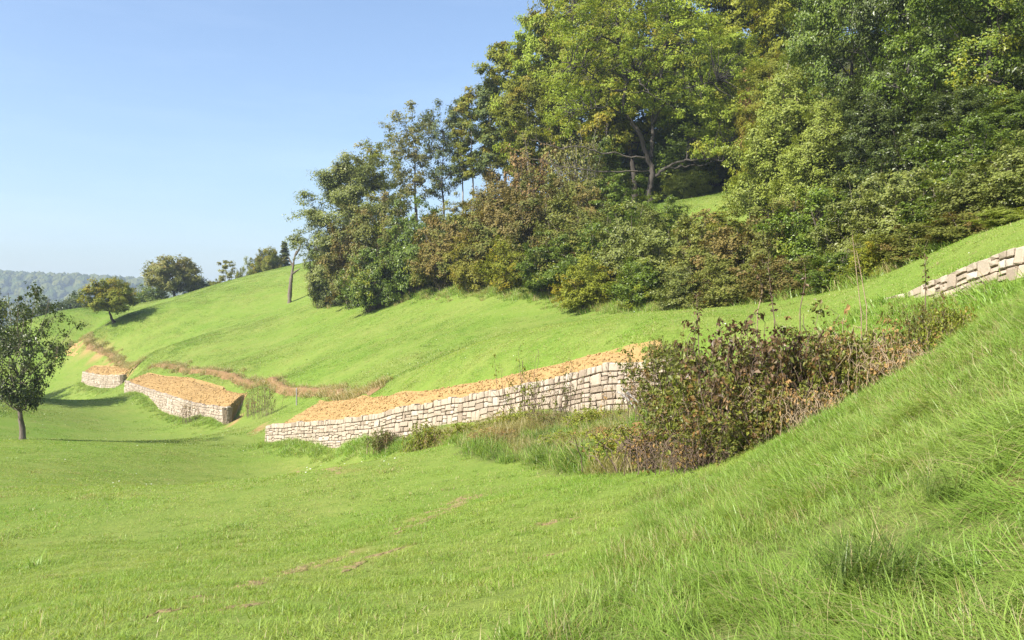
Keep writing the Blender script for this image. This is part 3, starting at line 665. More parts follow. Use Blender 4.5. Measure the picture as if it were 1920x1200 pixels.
MB_DARK = bark_mat('shade_dark_bark', (0.026, 0.021, 0.016), (0.065, 0.054, 0.042))  # own dark bark, deepened to put the walnut trunk's shade into its colour
MB_GREY = bark_mat('grey_bark', (0.16, 0.145, 0.125), (0.30, 0.28, 0.25))
MB_MID = bark_mat('brown_bark', (0.09, 0.07, 0.05), (0.17, 0.14, 0.11))
LM = dict(
    dark=leaf_mat('leaf_dark_green', (0.036, 0.064, 0.020), (0.092, 0.128, 0.040), (0.075, 0.115, 0.04), 0.3, 0.36, 0.22, 0.5),
    deep=leaf_mat('leaf_deep_green', (0.065, 0.116, 0.023), (0.131, 0.203, 0.043), (0.189, 0.217, 0.029), 0.15, 0.38, 0.3, 0.5),
    grey=leaf_mat('leaf_grey_green', (0.094, 0.131, 0.049), (0.174, 0.217, 0.090), (0.138, 0.167, 0.072), 0.3, 0.42, 0.25, 0.5),
    olive=leaf_mat('leaf_olive', (0.123, 0.160, 0.026), (0.217, 0.261, 0.049), (0.246, 0.225, 0.038), 0.25, 0.5, 0.35),
    lime=leaf_mat('leaf_yellow_green', (0.180, 0.280, 0.045), (0.300, 0.400, 0.090), (0.30, 0.33, 0.07), 0.12, 0.5, 0.42),
    bright=leaf_mat('leaf_fresh_green', (0.145, 0.215, 0.055), (0.250, 0.315, 0.105), (0.21, 0.27, 0.11), 0.3, 0.45, 0.35, 0.5),
    rust=leaf_mat('leaf_rust', (0.120, 0.112, 0.055), (0.185, 0.155, 0.085), (0.11, 0.14, 0.05), 0.45, 0.55, 0.25),
    rustgreen=leaf_mat('leaf_rust_and_green', (0.088, 0.118, 0.036), (0.165, 0.190, 0.070), (0.165, 0.130, 0.075), 0.3, 0.5, 0.25),
    brown=leaf_mat('leaf_brown', (0.165, 0.115, 0.080), (0.245, 0.175, 0.125), (0.15, 0.15, 0.055), 0.35, 0.6, 0.2),
    pale=leaf_mat('leaf_pale_tan_green', (0.150, 0.175, 0.090), (0.225, 0.245, 0.130), (0.20, 0.18, 0.10), 0.2, 0.5, 0.3),
    bluish=leaf_mat('leaf_bluish_green', (0.058, 0.099, 0.049), (0.116, 0.152, 0.072), (0.174, 0.174, 0.072), 0.15, 0.5, 0.25),
    amber=leaf_mat('leaf_amber_green', (0.145, 0.165, 0.040), (0.215, 0.225, 0.060), (0.21, 0.18, 0.05), 0.25, 0.5, 0.3),
)
def plant(name, key, u, d, vtop, wpx, leafm, bark, label, cat, group=None, rz=None, sink=0.0, base=None):
    wood_me, leaf_me, h, Rc = SP[key]
    g = ground_at(u, d) if base is None else np.asarray(base, float)
    hh = (VH - vtop) / F * d - g[2]; k = max(hh, 0.3) / h; kw = wpx / 2 / F * d / Rc
    e = empty(name, (g[0], g[1], g[2] - sink), random.uniform(0, 6.28) if rz is None else rz); e.scale = (kw, kw, k); tag(e, label, cat, group)
    wd_o = link('trunk' if cat == 'tree' else 'stems', wood_me, bark, e, True)
    if cat != 'tree': wd_o['kind'] = 'stuff'
    link('crown' if cat == 'tree' else 'foliage', leaf_me, LM[leafm], e, True)
    return e
WOODG = 'trees of the wood on the slope'
T = [ # name, species, column, metres, top row, width px, leaf, bark, label
 ('oak_tree', 'oak2', 662, 112, 290, 205, 'grey', MB_DARK, 'big dense grey-green tree at the left corner of the wood'),
 ('slender_tree', 'tall', 775, 124, 195, 120, 'pale', MB_DARK, 'tall tree with pale thinning crown, left of the gap of sky'),
 ('slender_tree', 'tall', 722, 128, 250, 110, 'olive', MB_DARK, 'olive tree rising just behind the dense grey-green corner tree'),
 ('slender_tree', 'tall', 828, 121, 190, 90, 'bluish', MB_DARK, 'bluish tree with dark bare trunk beside the gap of sky'),
 ('pine_tree', 'pine', 868, 119, 190, 52, 'bluish', MB_GREY, 'thin pale-trunked tree, first to the right of the sky gap'),
 ('pine_tree', 'pine', 888, 117, 168, 60, 'olive', MB_GREY, 'second thin pale-trunked tree right of the sky gap'),
 ('pine_tree', 'pine', 917, 112, 150, 60, 'bluish', MB_GREY, 'pale-trunked slender tree against the yellow-green beech edge'),
 ('beech_tree', 'beech2', 950, 114, 82, 130, 'olive', MB_GREY, 'yellow-olive beech on the upper skyline, left of the walnut'),
 ('beech_tree', 'beech', 1012, 110, 20, 150, 'lime', MB_GREY, 'yellow-green beech on the skyline just left of the walnut crown'),
 ('beech_tree', 'beech2', 985, 100, 150, 110, 'olive', MB_GREY, 'olive beech in front of the skyline beeches, bare pale stem'),
 ('beech_tree', 'beech', 1085, 108, -60, 180, 'olive', MB_GREY, 'tall olive beech behind the left half of the walnut'),
 ('beech_tree', 'beech2', 1145, 97, 40, 140, 'olive', MB_DARK, 'straight dark-stemmed beech left of the walnut trunk'),
 ('beech_tree', 'beech', 1190, 106, -110, 210, 'olive', MB_DARK, 'olive beech close behind the middle of the walnut'),
 ('beech_tree', 'beech', 1330, 104, -140, 220, 'lime', MB_GREY, 'yellow-green beech above the grassy gap'),
 ('beech_tree', 'beech2', 1300, 98, 90, 170, 'deep', MB_DARK, 'shaded green beech behind the right limbs of the walnut'),
 ('beech_tree', 'beech', 1430, 100, -160, 220, 'olive', MB_DARK, 'olive tree at the top edge, right of the walnut crown'),
 ('beech_tree', 'beech', 1400, 92, 60, 170, 'lime', MB_GREY, 'yellow-green tree above the rust-coloured treetop'),
 ('beech_tree', 'beech2', 1500, 86, -160, 190, 'olive', MB_DARK, 'dark olive tree at the top edge above the fresh green bush'),
 ('oak_tree', 'oak', 1470, 80, 95, 170, 'olive', MB_DARK, 'olive tree peeping out above the fresh green pyramid bush'),
 ('oak_tree', 'oak', 1600, 66, -130, 250, 'deep', MB_DARK, 'deep green oak filling the top edge left of the corner oak'),
 ('oak_tree', 'oak2', 1700, 60, -170, 260, 'dark', MB_DARK, 'very dark oak between the two glossy oaks at top right'),
 ('oak_tree', 'oak', 1850, 50, -200, 340, 'deep', MB_DARK, 'glossy broad oak in the top right corner'),
 ('oak_tree', 'oak2', 1665, 54, 120, 210, 'dark', MB_DARK, 'dark rounded tree right of the fresh green pyramid bush'),
 ('oak_tree', 'oak2', 2060, 46, -240, 320, 'dark', MB_DARK, 'dark oak at the right edge, mostly outside the picture'),
 ('oak_tree', 'oak2', 1790, 46, 170, 220, 'dark', MB_DARK, 'dark green tree below the corner oak'),
 ('oak_tree', 'oak2', 1920, 42, 170, 200, 'deep', MB_DARK, 'green tree at the right edge below the corner oak'),
 ('oak_tree', 'oak', 1175, 116, 95, 230, 'deep', MB_DARK, 'shaded tree behind the walnut trunk, left side'),
 ('oak_tree', 'oak2', 1265, 114, 70, 230, 'dark', MB_DARK, 'shaded tree behind the walnut trunk, right side'),
 ('oak_tree', 'oak', 1560, 88, -60, 240, 'deep', MB_DARK, 'deep green tree far back above the leaning fresh green bush'),
 ('oak_tree', 'oak2', 1730, 76, -40, 260, 'deep', MB_DARK, 'deep green tree far back behind the very dark oak'),
 ('oak_tree', 'oak', 1930, 66, -60, 280, 'dark', MB_DARK, 'dark tree far back in the top right corner'),
 ('rust_tree', 'bush2', 1437, 84, 140, 100, 'brown', MB_MID, 'rust-brown treetop between yellow-green tree and fresh green bush'),
]
for t in T: plant(*t, 'tree', WOODG if t[2] > 700 else None)
# understorey inside the wood
U = [
 ('shrub', 'thin', 1000, 96, 250, 130, 'brown', MB_MID, 'leafless brown thicket below the skyline beeches'),
 ('shrub', 'thin', 1080, 92, 235, 120, 'pale', MB_GREY, 'bare grey twiggy thicket left of the dark straight stem'),
 ('shrub', 'thin', 930, 104, 335, 100, 'rust', MB_MID, 'thin rusty thicket under the pale-trunked slender trees'),
 ('shrub', 'bush', 885, 112, 368, 90, 'amber', MB_MID, 'amber shrub at the feet of the slender trees'),
 ('shrub', 'bush', 1130, 95, 270, 110, 'deep', MB_DARK, 'shaded green shrub left of the walnut trunk'),
 ('shrub', 'bush2', 1270, 100, 250, 130, 'deep', MB_DARK, 'green shrub in the shade right of the walnut trunk'),
 ('shrub', 'bush', 1345, 102, 255, 110, 'olive', MB_DARK, 'olive shrub behind the grassy gap'),
 ('shrub', 'bush2', 1290, 92, 320, 80, 'bright', MB_DARK, 'low light-green shrub beside the grassy gap'),
 ('shrub', 'bush', 1370, 100, 290, 90, 'dark', MB_DARK, 'dark shrub at the right end of the grassy gap'),
 ('shrub', 'conebush', 1478, 62, 138, 235, 'bright', MB_MID, 'large fresh green pyramid bush in the middle of the wood edge'),
 ('shrub', 'conebush', 1545, 58, 190, 190, 'bright', MB_MID, 'fresh green bush leaning on the pyramid bush from the right'),
 ('shrub', 'bush2', 1060, 88, 330, 110, 'rustgreen', MB_MID, 'rust and green shrub left of the walnut foot'),
]
U += [('shrub', sp_, u, d, vt, wp, lm, MB_MID, lb) for sp_, u, d, vt, wp, lm, lb in [
 ('bush', 1160, 78, 340, 120, 'deep', 'green shrub at the left foot of the walnut'), ('bush2', 1245, 74, 372, 90, 'deep', 'green shrub at the right foot of the walnut'),
 ('bush', 1110, 78, 350, 110, 'rust', 'rusty shrub two shrubs left of the walnut foot'), ('bush', 1430, 68, 250, 110, 'olive', 'olive shrub left of the fresh green pyramid bush'),
 ('bush', 1345, 68, 402, 130, 'olive', 'olive shrub just below the grassy gap'), ('bush2', 1590, 58, 260, 140, 'dark', 'dark shrub behind the right hedge'),
 ('bush', 1700, 46, 250, 160, 'dark', 'dark shrub below the very dark oak'), ('bush2', 1830, 40, 230, 170, 'deep', 'green shrub in the shade below the corner oak'),
 ('bush', 830, 116, 398, 80, 'grey', 'grey-green shrub under the gap of sky'), ('bush2', 960, 98, 320, 120, 'rust', 'rusty shrub under the olive beech')]]
for t in U: plant(*t, 'shrub', 'shrubs of the understorey')
# hedge along the wood edge
HD = [
 ('hedge_shrub', 'bush3', 606, 112, 430, 60, 'grey', 'pale grey-green shrub at the far left end of the hedge'),
 ('hedge_shrub', 'bush', 628, 110, 440, 80, 'dark', 'dark shrub below the dense corner tree'),
 ('hedge_shrub', 'bush', 672, 104, 398, 110, 'rust', 'rust-topped hedge shrub right of the dense corner tree'),
 ('hedge_shrub', 'bush2', 728, 99, 375, 110, 'rustgreen', 'tall rust and green hedge shrub near the left end'),
 ('hedge_shrub', 'bush3', 705, 96, 450, 110, 'deep', 'dark green shrub at the meadow edge below the rust shrubs'),
 ('hedge_shrub', 'bush', 782, 95, 385, 100, 'deep', 'green hedge shrub below the gap of sky'),
 ('hedge_shrub', 'bush2', 838, 90, 402, 110, 'rust', 'rust-coloured rounded hedge shrub below the slender trees'),
 ('hedge_shrub', 'bush', 880, 90, 385, 110, 'rustgreen', 'taller rust and green shrub behind the rounded rust shrub'),
 ('hedge_shrub', 'bush3', 893, 83, 432, 100, 'amber', 'yellowish green hedge shrub beside the rust shrub'),
 ('hedge_shrub', 'bush2', 950, 82, 352, 120, 'rust', 'tall rust-brown hedge shrub left of the middle'),
 ('hedge_shrub', 'bush', 1015, 77, 338, 130, 'rust', 'tallest rust-brown hedge shrub, below the bare thicket'),
 ('hedge_shrub', 'bush3', 965, 77, 440, 110, 'olive', 'olive shrub with dark hollow at the meadow edge'),
 ('hedge_shrub', 'bush2', 1075, 72, 370, 120, 'rustgreen', 'rust and green hedge shrub left of the walnut trunk'),
 ('hedge_shrub', 'bush', 1040, 71, 440, 120, 'deep', 'green shrub at the meadow edge below the tall rust shrub'),
 ('hedge_shrub', 'bush3', 1130, 67, 400, 130, 'deep', 'green hedge shrub in front of the walnut, left side'),
 ('hedge_shrub', 'bush', 1190, 63, 392, 130, 'grey', 'grey-green hedge shrub straight below the walnut trunk'),
 ('hedge_shrub', 'bush3', 1110, 63, 480, 120, 'olive', 'low olive shrub where the hedge meets the meadow'),
 ('hedge_shrub', 'bush2', 1255, 58, 402, 130, 'grey', 'grey-green hedge shrub right of the walnut trunk'),
 ('hedge_shrub', 'bush3', 1210, 56, 478, 120, 'deep', 'low green shrub in the middle of the hedge foot'),
 ('hedge_shrub', 'bush', 1325, 53, 402, 130, 'rustgreen', 'rust and green shrub below the grassy gap'),
 ('hedge_shrub', 'bush3', 1290, 50, 490, 120, 'grey', 'low grey-green shrub at the meadow corner'),
 ('hedge_shrub', 'bush2', 1400, 48, 398, 140, 'rust', 'brownish shrub below the fresh green pyramid bush'),
 ('hedge_shrub', 'bush', 1475, 44, 385, 140, 'rustgreen', 'brown and green shrub under the pyramid bush, right side'),
 ('hedge_shrub', 'bush3', 1385, 44, 480, 150, 'rustgreen', 'low mixed brown shrub behind the brambles'),
 ('hedge_shrub', 'bush2', 1545, 41, 352, 150, 'deep', 'green shrub right of the pyramid bush foot'),
 ('hedge_shrub', 'bush3', 1485, 37, 470, 150, 'rust', 'low rusty shrub at the corner of the grass shelf'),
 ('hedge_shrub', 'bush', 1620, 38, 335, 150, 'grey', 'pale grey-green shrub below the dark rounded tree'),
 ('hedge_shrub', 'bush3', 1575, 33.5, 455, 140, 'deep', 'low green shrub at the edge of the grass shelf'),
 ('hedge_shrub', 'bush3', 1655, 31.5, 430, 110, 'olive', 'small yellow-green shrub at the edge of the grass shelf'),
 ('hedge_shrub', 'bush', 1700, 35, 325, 160, 'grey', 'grey-green shrub in the middle of the right hedge'),
 ('hedge_shrub', 'bush2', 1725, 30, 410, 130, 'rustgreen', 'brown-flecked shrub above the upper wall'),
 ('hedge_shrub', 'bush', 1785, 32, 310, 160, 'deep', 'green shrub below the glossy corner oak'),
 ('hedge_shrub', 'bush3', 1815, 28, 380, 150, 'rustgreen', 'low brown and green shrub along the shelf near the right edge'),
 ('hedge_shrub', 'bush2', 1870, 29, 285, 170, 'grey', 'grey-green shrub near the right picture edge'),
 ('hedge_shrub', 'bush', 1935, 27, 250, 170, 'grey', 'tall grey-green shrub cut by the right picture edge'),
 ('hedge_shrub', 'bush3', 1905, 25, 372, 130, 'bright', 'low fresh green shrub at the right edge above the grass shelf'),
]
for (nm, sp, u, d, vt, wp, lm, lb) in HD: plant(nm, sp, u, d, vt, wp * 1.12, lm, MB_MID, lb, 'shrub', 'shrubs of the hedge along the wood', sink=0.25)
# orchard trees and the far skyline
plant('orchard_tree', 'orchard', 42, 46, 538, 190, 'dark', MB_MID, 'dark-leaved orchard tree with bare lower limbs at the left edge', 'tree', rz=0.6)
plant('orchard_tree', 'orchard2', 214, 130, 523, 88, 'olive', MB_DARK, 'small round olive tree alone on the meadow crest', 'tree')
plant('orchard_tree', 'orchard2', -82, 76, 520, 215, 'grey', MB_MID, 'orchard tree mostly cut off by the left edge, behind the nearer one', 'tree')
plant('orchard_tree', 'orchard2', -130, 104, 560, 120, 'olive', MB_MID, 'orchard tree outside the left picture edge', 'tree')
plant('walnut_tree', 'orchard2', 330, 172, 482, 98, 'pale', MB_DARK, 'broad grey-green tree behind the crest of the meadow', 'tree')
plant('birch_tree', 'birch', 420, 182, 488, 40, 'pale', MB_GREY, 'little sparse birch on the skyline', 'tree')
plant('spruce_tree', 'spruce', 533, 192, 452, 50, 'bluish', MB_DARK, 'dark pointed spruce on the skyline', 'tree')
plant('round_tree', 'orchard2', 508, 188, 466, 50, 'olive', MB_DARK, 'round olive tree beside the spruce on the skyline', 'tree')
for (u, d, vt, wp, lm, lb) in [
  (100, 178, 560, 100, 'dark', 'dark bush left of the round olive tree on the crest, behind the crest'), (150, 182, 552, 90, 'dark', 'dark bush half behind the round olive tree on the crest'),
  (255, 176, 545, 80, 'deep', 'green bush between small olive tree and broad tree'), (290, 174, 535, 70, 'deep', 'green bush at the left foot of the broad skyline tree'),
  (372, 176, 520, 50, 'dark', 'dark bush at the right foot of the broad skyline tree'), (400, 180, 524, 36, 'olive', 'small olive bush below the little birch'),
  (478, 188, 486, 50, 'olive', 'olive bush on the skyline left of the round olive tree'), (60, 176, 575, 80, 'dark', 'dark bush behind the orchard tree crown'),
  (448, 186, 505, 24, 'olive', 'tiny bush on the skyline right of the little birch')]:
    plant('skyline_bush', 'bush3', u, d, vt, wp, lm, MB_DARK, lb, 'bush', 'bushes along the skyline')
# ------------------------------------------------------------------ the walnut with open dark limbs
HD0 = 85.0
hb = ground_at(1219, HD0)
def hp(u, v, dd=0.0): return P(u, v, HD0 + dd) - hb
walnut = empty('walnut_tree', hb); tag(walnut, 'large yellow-green tree with dark forked trunk and spreading open limbs', 'tree')
def smooth_path(p, k=4):
    p = np.asarray(p, float); t = np.arange(len(p)); tt = np.linspace(0, len(p) - 1, (len(p) - 1) * k + 1)
    q = np.stack([np.interp(tt, t, p[:, i]) for i in range(3)], -1)
    for _ in range(2): q[1:-1] = (q[:-2] + 2 * q[1:-1] + q[2:]) / 4
    return q
limbs_px = [
 ('trunk', [(1219, 392, 0), (1219, 360, 0), (1221, 325, 0), (1219, 300, 0), (1201, 255, -.3), (1184, 224, -.6), (1170, 200, -1), (1172, 140, -1), (1159, 98, -.5), (1156, 45, 0), (1166, -20, 0), (1172, -70, 0)], 0.62, 0.10),
 ('limb', [(1219, 302, 0), (1224, 270, .6), (1222, 245, 1), (1223, 200, 1.5), (1240, 140, 2), (1252, 70, 2.5), (1250, -10, 2.5), (1256, -60, 2.5)], 0.42, 0.07),
 ('limb', [(1170, 170, -1), (1150, 170, -1.4), (1135, 168, -1.8), (1121, 150, -2.4), (1098, 128, -3), (1070, 122, -3.5)], 0.26, 0.05),
 ('limb', [(1160, 86, -.5), (1145, 76, -.6), (1131, 68, -.8), (1100, 50, -1.2), (1075, 20, -1.5)], 0.24, 0.05),
 ('limb', [(1173, 128, -1), (1190, 140, -2.5), (1205, 158, -4), (1217, 174, -5)], 0.22, 0.07),
 ('limb', [(1186, 226, -.5), (1165, 210, -2), (1140, 200, -3), (1110, 205, -4), (1080, 210, -4.5)], 0.20, 0.04),
 ('limb', [(1222, 235, 1), (1245, 190, 0), (1265, 168, -1), (1310, 161, -2.5), (1345, 150, -3)], 0.26, 0.05),
 ('limb', [(1228, 330, 0), (1243, 318, -.8), (1261, 307, -1.5), (1285, 300, -2), (1310, 297, -2.5), (1355, 302, -3)], 0.34, 0.10),
 ('limb', [(1245, 317, -.8), (1270, 312, 0), (1298, 312, .5), (1328, 307, 1), (1360, 290, 1.5)], 0.22, 0.07),
 ('limb', [(1172, 150, -1), (1190, 130, 1), (1215, 100, 3), (1240, 90, 5)], 0.2, 0.05),
 ('dead_limb', [(1212, 296, 0), (1170, 292, -2), (1128, 289, -3.5), (1100, 275, -4.5), (1072, 276, -5), (1048, 279, -5.5), (1020, 268, -6), (995, 262, -6)], 0.24, 0.04),
 ('dead_limb', [(1216, 320, 0), (1160, 322, -2.5), (1103, 319, -4), (1070, 317, -4.5), (1040, 311, -5), (1010, 300, -5.5), (990, 292, -5.5)], 0.18, 0.035),
]
lp = []; bits = Tubes()
for nm, px, r0, r1 in limbs_px:
    r0, r1 = r0 * (0.52 if nm != 'dead_limb' else 0.42), r1 * 0.6; q = smooth_path([hp(*a) for a in px], 4); q[1:-1] += rng.normal(0, 0.09, (len(q) - 2, 3)); t = Tubes(); t.add(q, np.linspace(r0, r1, len(q)) * (1.0 if nm != 'trunk' else np.r_[[1.35, 1.2, 1.1], np.ones(len(q) - 3)]), 8)
    link(nm, t.build('walnut_' + nm), MB_DARK if nm != 'dead_limb' else MB_MID, walnut)
    if nm != 'dead_limb': lp.append(q[len(q) // 3:])
    else:
        for _ in range(9):
            a = q[rng.integers(6, len(q))]; bits.add(curve(a, a + rng.normal(0, 0.5, 3) + [-.5, 0, .5], 0.1, 4, rng, 0.05), [0.04, 0.03, 0.02, 0.01], 3)
lp = np.concatenate(lp)
wp_ = Plant(77)
for (u, v, ru, rv, cnt) in [(1078, 110, 70, 95, 70), (1058, 195, 48, 55, 30), (1150, 50, 115, 85, 85), (1262, 80, 115, 95, 80), (1345, 130, 75, 85, 50), (1180, 165, 80, 50, 34), (1285, 200, 85, 55, 40), (1095, 0, 75, 65, 40), (1230, -45, 140, 60, 70), (1335, 275, 60, 32, 26), (1052, 238, 34, 24, 10), (1380, 200, 50, 60, 24)]:
    for _ in range(cnt):
        d = norm(rng.normal(size=3)) * rng.random() ** 0.4; c = hp(u + d[0] * ru, v - d[2] * rv, d[1] * 6.5)
        j = np.argmin(((lp - c) ** 2).sum(1)); bits.add(curve(lp[j], c, 0.25, 5, rng, 0.12), np.linspace(0.055, 0.012, 5), 3)
        wp_.clump(c, rng.uniform(0.6, 1.2), rng.uniform(65, 105), 0.2, 0.6, norm(d + [0, 0, .3]))
link('branches', bits.build('walnut_branches'), MB_DARK, walnut)['kind'] = 'stuff'
link('crown', wp_.leaves('walnut_leaves'), LM['lime'], walnut, True)

# ------------------------------------------------------------------ dead snag on the meadow
g0 = ground_at(544, 125.0)
def sp_(u, v, dd=0): q = P(u, v, 125 + dd) - g0; return q
snag = empty('dead_tree', g0); tag(snag, 'leafless grey snag standing alone at the meadow edge', 'tree')
t = Tubes(); t.add(smooth_path([sp_(543, 572), sp_(543, 556), sp_(545, 530), sp_(547, 515), sp_(550, 498), sp_(551, 486), sp_(556, 470)], 3), np.linspace(0.34, 0.08, 19) * rng.uniform(0.8, 1.2, 19), 8); link('trunk', t.build('snag_trunk'), MB_MID, snag)
for px in ([(547, 514), (556, 508), (563, 503)], [(550, 500), (545, 492), (541, 480)], [(554, 478), (562, 466), (566, 452)]):
    t = Tubes(); t.add(smooth_path([sp_(*a) for a in px], 3), np.linspace(0.2, 0.05, 7), 6); link('branch', t.build('snag_branch'), MB_MID, snag)
pl = Plant(5)
for _ in range(20): pl.clump(sp_(rng.uniform(546, 570), rng.uniform(428, 485), rng.uniform(-1, 1)), 0.7, 30, 0.2)
link('foliage', pl.leaves('snag_foliage'), LM['grey'], snag, True)

# ------------------------------------------------------------------ brambles and weeds
def gen_bramble(seed, h=1.9, Rc=1.3, canes=60, leaves=26, leaf=0.075, erect=0.35, dead=0.3):
    p = Plant(seed); r = p.r
    for i in range(canes):
        az = r.uniform(0, 6.28); b = np.array([r.normal(0, Rc * 0.4), r.normal(0, Rc * 0.4), -0.1]); hh = h * r.uniform(0.45, 1.0); rr = Rc * r.uniform(0.15, 0.9)
        if r.random() < erect: rr *= 0.25; hh *= 1.1
        t = np.linspace(0, 1, 9); x = b[0] + math.cos(az) * rr * t; y = b[1] + math.sin(az) * rr * t
        z = b[2] + hh * (1.9 * t - 1.0 * t ** 2) * (1 if rr < 0.3 * Rc else 1.0) - (0.25 * h * np.maximum(0, t - 0.75) * 4 * (rr > 0.4 * Rc))
        q = np.stack([x, y, np.maximum(z, -0.1)], -1) + r.normal(0, 0.025 * h, (9, 3)) * (t > 0)[:, None]
        p.t.add(q, np.linspace(0.011, 0.004, 9), 4)
        cv = r.random()
        if r.random() < dead: continue
        for k in range(leaves // 3):
            f = r.uniform(0.2, 1.0); c = np.array([np.interp(f, t, q[:, d]) for d in range(3)]) + r.normal(0, 0.07, 3); c[2] = max(c[2], 0.03)
            p.clump(c, 0.10, 5, leaf, 0.6, None, 0.6, np.clip(cv * 0.5 + 0.5 * r.random(), 0, 1))
    return p
species('bramble', gen_bramble(31, leaves=60, canes=75), 1.9, 1.3)
species('bramble2', gen_bramble(32, 1.7, 1.4, 75, 54, 0.08, 0.25, 0.35), 1.7, 1.4)
species('briar', gen_bramble(33, 2.0, 1.2, 40, 26, 0.06, 0.5, 0.45), 2.0, 1.2)
species('weed', gen_bramble(34, 0.9, 0.9, 70, 40, 0.06, 0.5, 0.1), 0.9, 0.9)
species('drytangle', gen_bramble(35, 0.8, 1.1, 120, 16, 0.06, 0.05, 0.6), 0.8, 1.1)
M_CANE = bark_mat('cane', (0.10, 0.065, 0.045), (0.20, 0.14, 0.095), 20)
M_STRAW = bark_mat('straw_cane', (0.26, 0.185, 0.105), (0.38, 0.29, 0.18), 20)
LM['bramdark'] = leaf_mat('leaf_bramble_purple', (0.050, 0.036, 0.034), (0.125, 0.085, 0.075), (0.09, 0.12, 0.035), 0.36, 0.45, 0.2, 0.5)
LM['bramgreen'] = leaf_mat('leaf_bramble_green', (0.085, 0.115, 0.035), (0.160, 0.190, 0.060), (0.15, 0.095, 0.060), 0.3, 0.45, 0.25, 0.5)
LM['dry'] = leaf_mat('leaf_dry', (0.19, 0.125, 0.095), (0.30, 0.215, 0.165), (0.13, 0.155, 0.06), 0.35, 0.7, 0.2, 0.2)
LM['weedgreen'] = leaf_mat('leaf_weed_green', (0.117, 0.169, 0.031), (0.215, 0.260, 0.065), (0.221, 0.189, 0.078), 0.25, 0.5, 0.3)
BR = [
 ('bramble_bush', 'bramble', 1425, 13.6, 552, 260, 'bramdark', M_CANE, 'largest dark purple-brown bramble bush in the hollow'),
 ('bramble_bush', 'bramble2', 1345, 14.0, 650, 230, 'bramgreen', M_CANE, 'dark bramble bush left of the largest one'),
 ('bramble_bush', 'bramble', 1505, 13.8, 600, 230, 'bramgreen', M_CANE, 'green and brown bramble bush right of the largest one'),
 ('bramble_bush', 'bramble2', 1450, 12.6, 690, 200, 'bramgreen', M_CANE, 'green-leaved bramble in front of the largest dark bramble'),
 ('bramble_bush', 'bramble2', 1560, 13.2, 610, 170, 'bramgreen', M_CANE, 'greenish bramble right of the dark brambles'),
 ('bramble_bush', 'bramble', 1272, 18.5, 625, 190, 'bramgreen', M_CANE, 'green briar with arching canes hiding the right end of the long wall'),
 ('bramble_bush', 'bramble2', 1290, 15.0, 700, 220, 'bramgreen', M_CANE, 'mixed green and brown bramble below the arching briar'),
 ('bramble_bush', 'drytangle', 1245, 14.6, 780, 230, 'dry', M_CANE, 'low reddish-brown withered bramble at the hollow bottom left'),
 ('bramble_bush', 'drytangle', 1310, 13.0, 800, 170, 'dry', M_CANE, 'low withered bramble at the lowest point of the thicket'),
 ('bramble_bush', 'bramble2', 1370, 12.6, 760, 160, 'bramgreen', M_CANE, 'low leafy bramble at the front of the thicket'),
 ('bramble_bush', 'drytangle', 1520, 12.2, 700, 190, 'dry', M_STRAW, 'straw-brown tangle along the grass bank edge'),
 ('bramble_bush', 'bramble2', 1630, 12.6, 590, 190, 'bramgreen', M_STRAW, 'green weeds mixed with straw right of the brambles'),
 ('bramble_bush', 'drytangle', 1620, 13.6, 575, 220, 'dry', M_STRAW, 'heap of dead straw stems right of the brambles'),
 ('bramble_bush', 'drytangle', 1700, 11.9, 615, 190, 'dry', M_STRAW, 'dead straw tangle below the tall dark weed'),
 ('bramble_bush', 'bramble', 1738, 12.4, 540, 95, 'bramgreen', M_CANE, 'dark green bushy weed near the upper wall foot'),
 ('bramble_bush', 'briar', 1545, 15.5, 575, 240, 'dry', M_CANE, 'thin brown briar canes against the meadow behind the brambles'),
 ('bramble_bush', 'weed', 1790, 12.0, 560, 110, 'weedgreen', M_STRAW, 'light weeds at the right end of the thicket'),
 ('bramble_bush', 'weed', 1195, 16.0, 790, 190, 'weedgreen', M_STRAW, 'green weeds left of the withered brambles'),
 ('bramble_bush', 'bramble', 1248, 26.2, 618, 80, 'bramgreen', M_CANE, 'leafy bramble at the right end of the ochre soil strip'),
 ('bramble_bush', 'briar', 1180, 22.5, 655, 110, 'dry', M_CANE, 'withered climber against the right end of the long wall'),
 ('bramble_bush', 'briar', 985, 27.5, 640, 120, 'weedgreen', M_CANE, 'thin see-through briar standing before the long wall'),
 ('bramble_bush', 'briar', 1065, 26.0, 660, 90, 'bramgreen', M_CANE, 'slim briar before the wall, right of the see-through one'),
 ('bramble_bush', 'briar', 355, 67.5, 735, 45, 'brown', M_CANE, 'brown bush leaning on the wall between the two soil terraces'),
 ('bramble_bush', 'briar', 495, 61.0, 700, 60, 'rustgreen', M_CANE, 'small bush in the green gap between two walls'),
 ('bramble_bush', 'briar', 470, 64.0, 730, 50, 'brown', M_CANE, 'thin brown bush left of the small bush in the gap'),
]
for b in BR: plant(*b, 'bush', 'bramble and briar thicket')
for (u, d, vt, wp, lm, lb) in [(800, 31, 785, 80, 'weedgreen', 'first clump of weeds at the left foot of the bank below the long wall'), (875, 28.5, 785, 90, 'weedgreen', 'bright green weed clump left of the see-through briar'),
    (960, 26.5, 765, 90, 'weedgreen', 'tall weed clump under the see-through briar'), (1030, 24.5, 775, 90, 'bramgreen', 'dark green weed clump in the middle of the weedy bank'), (1110, 23, 760, 100, 'weedgreen', 'weed clump under the right part of the long wall'),
    (930, 23.5, 820, 110, 'dry', 'dry stalky weed clump low on the bank'), (1080, 20.5, 805, 120, 'weedgreen', 'low green weed clump above the meadow'), (1150, 19, 800, 110, 'dry', 'dry weed clump left of the withered brambles'), (720, 37, 800, 60, 'bramgreen', 'small weed at the wall foot where the bank begins')]:
    plant('weed_clump', 'weed', u, d, vt, wp, lm, M_STRAW, lb, 'weeds', 'weeds on the bank below the long wall')
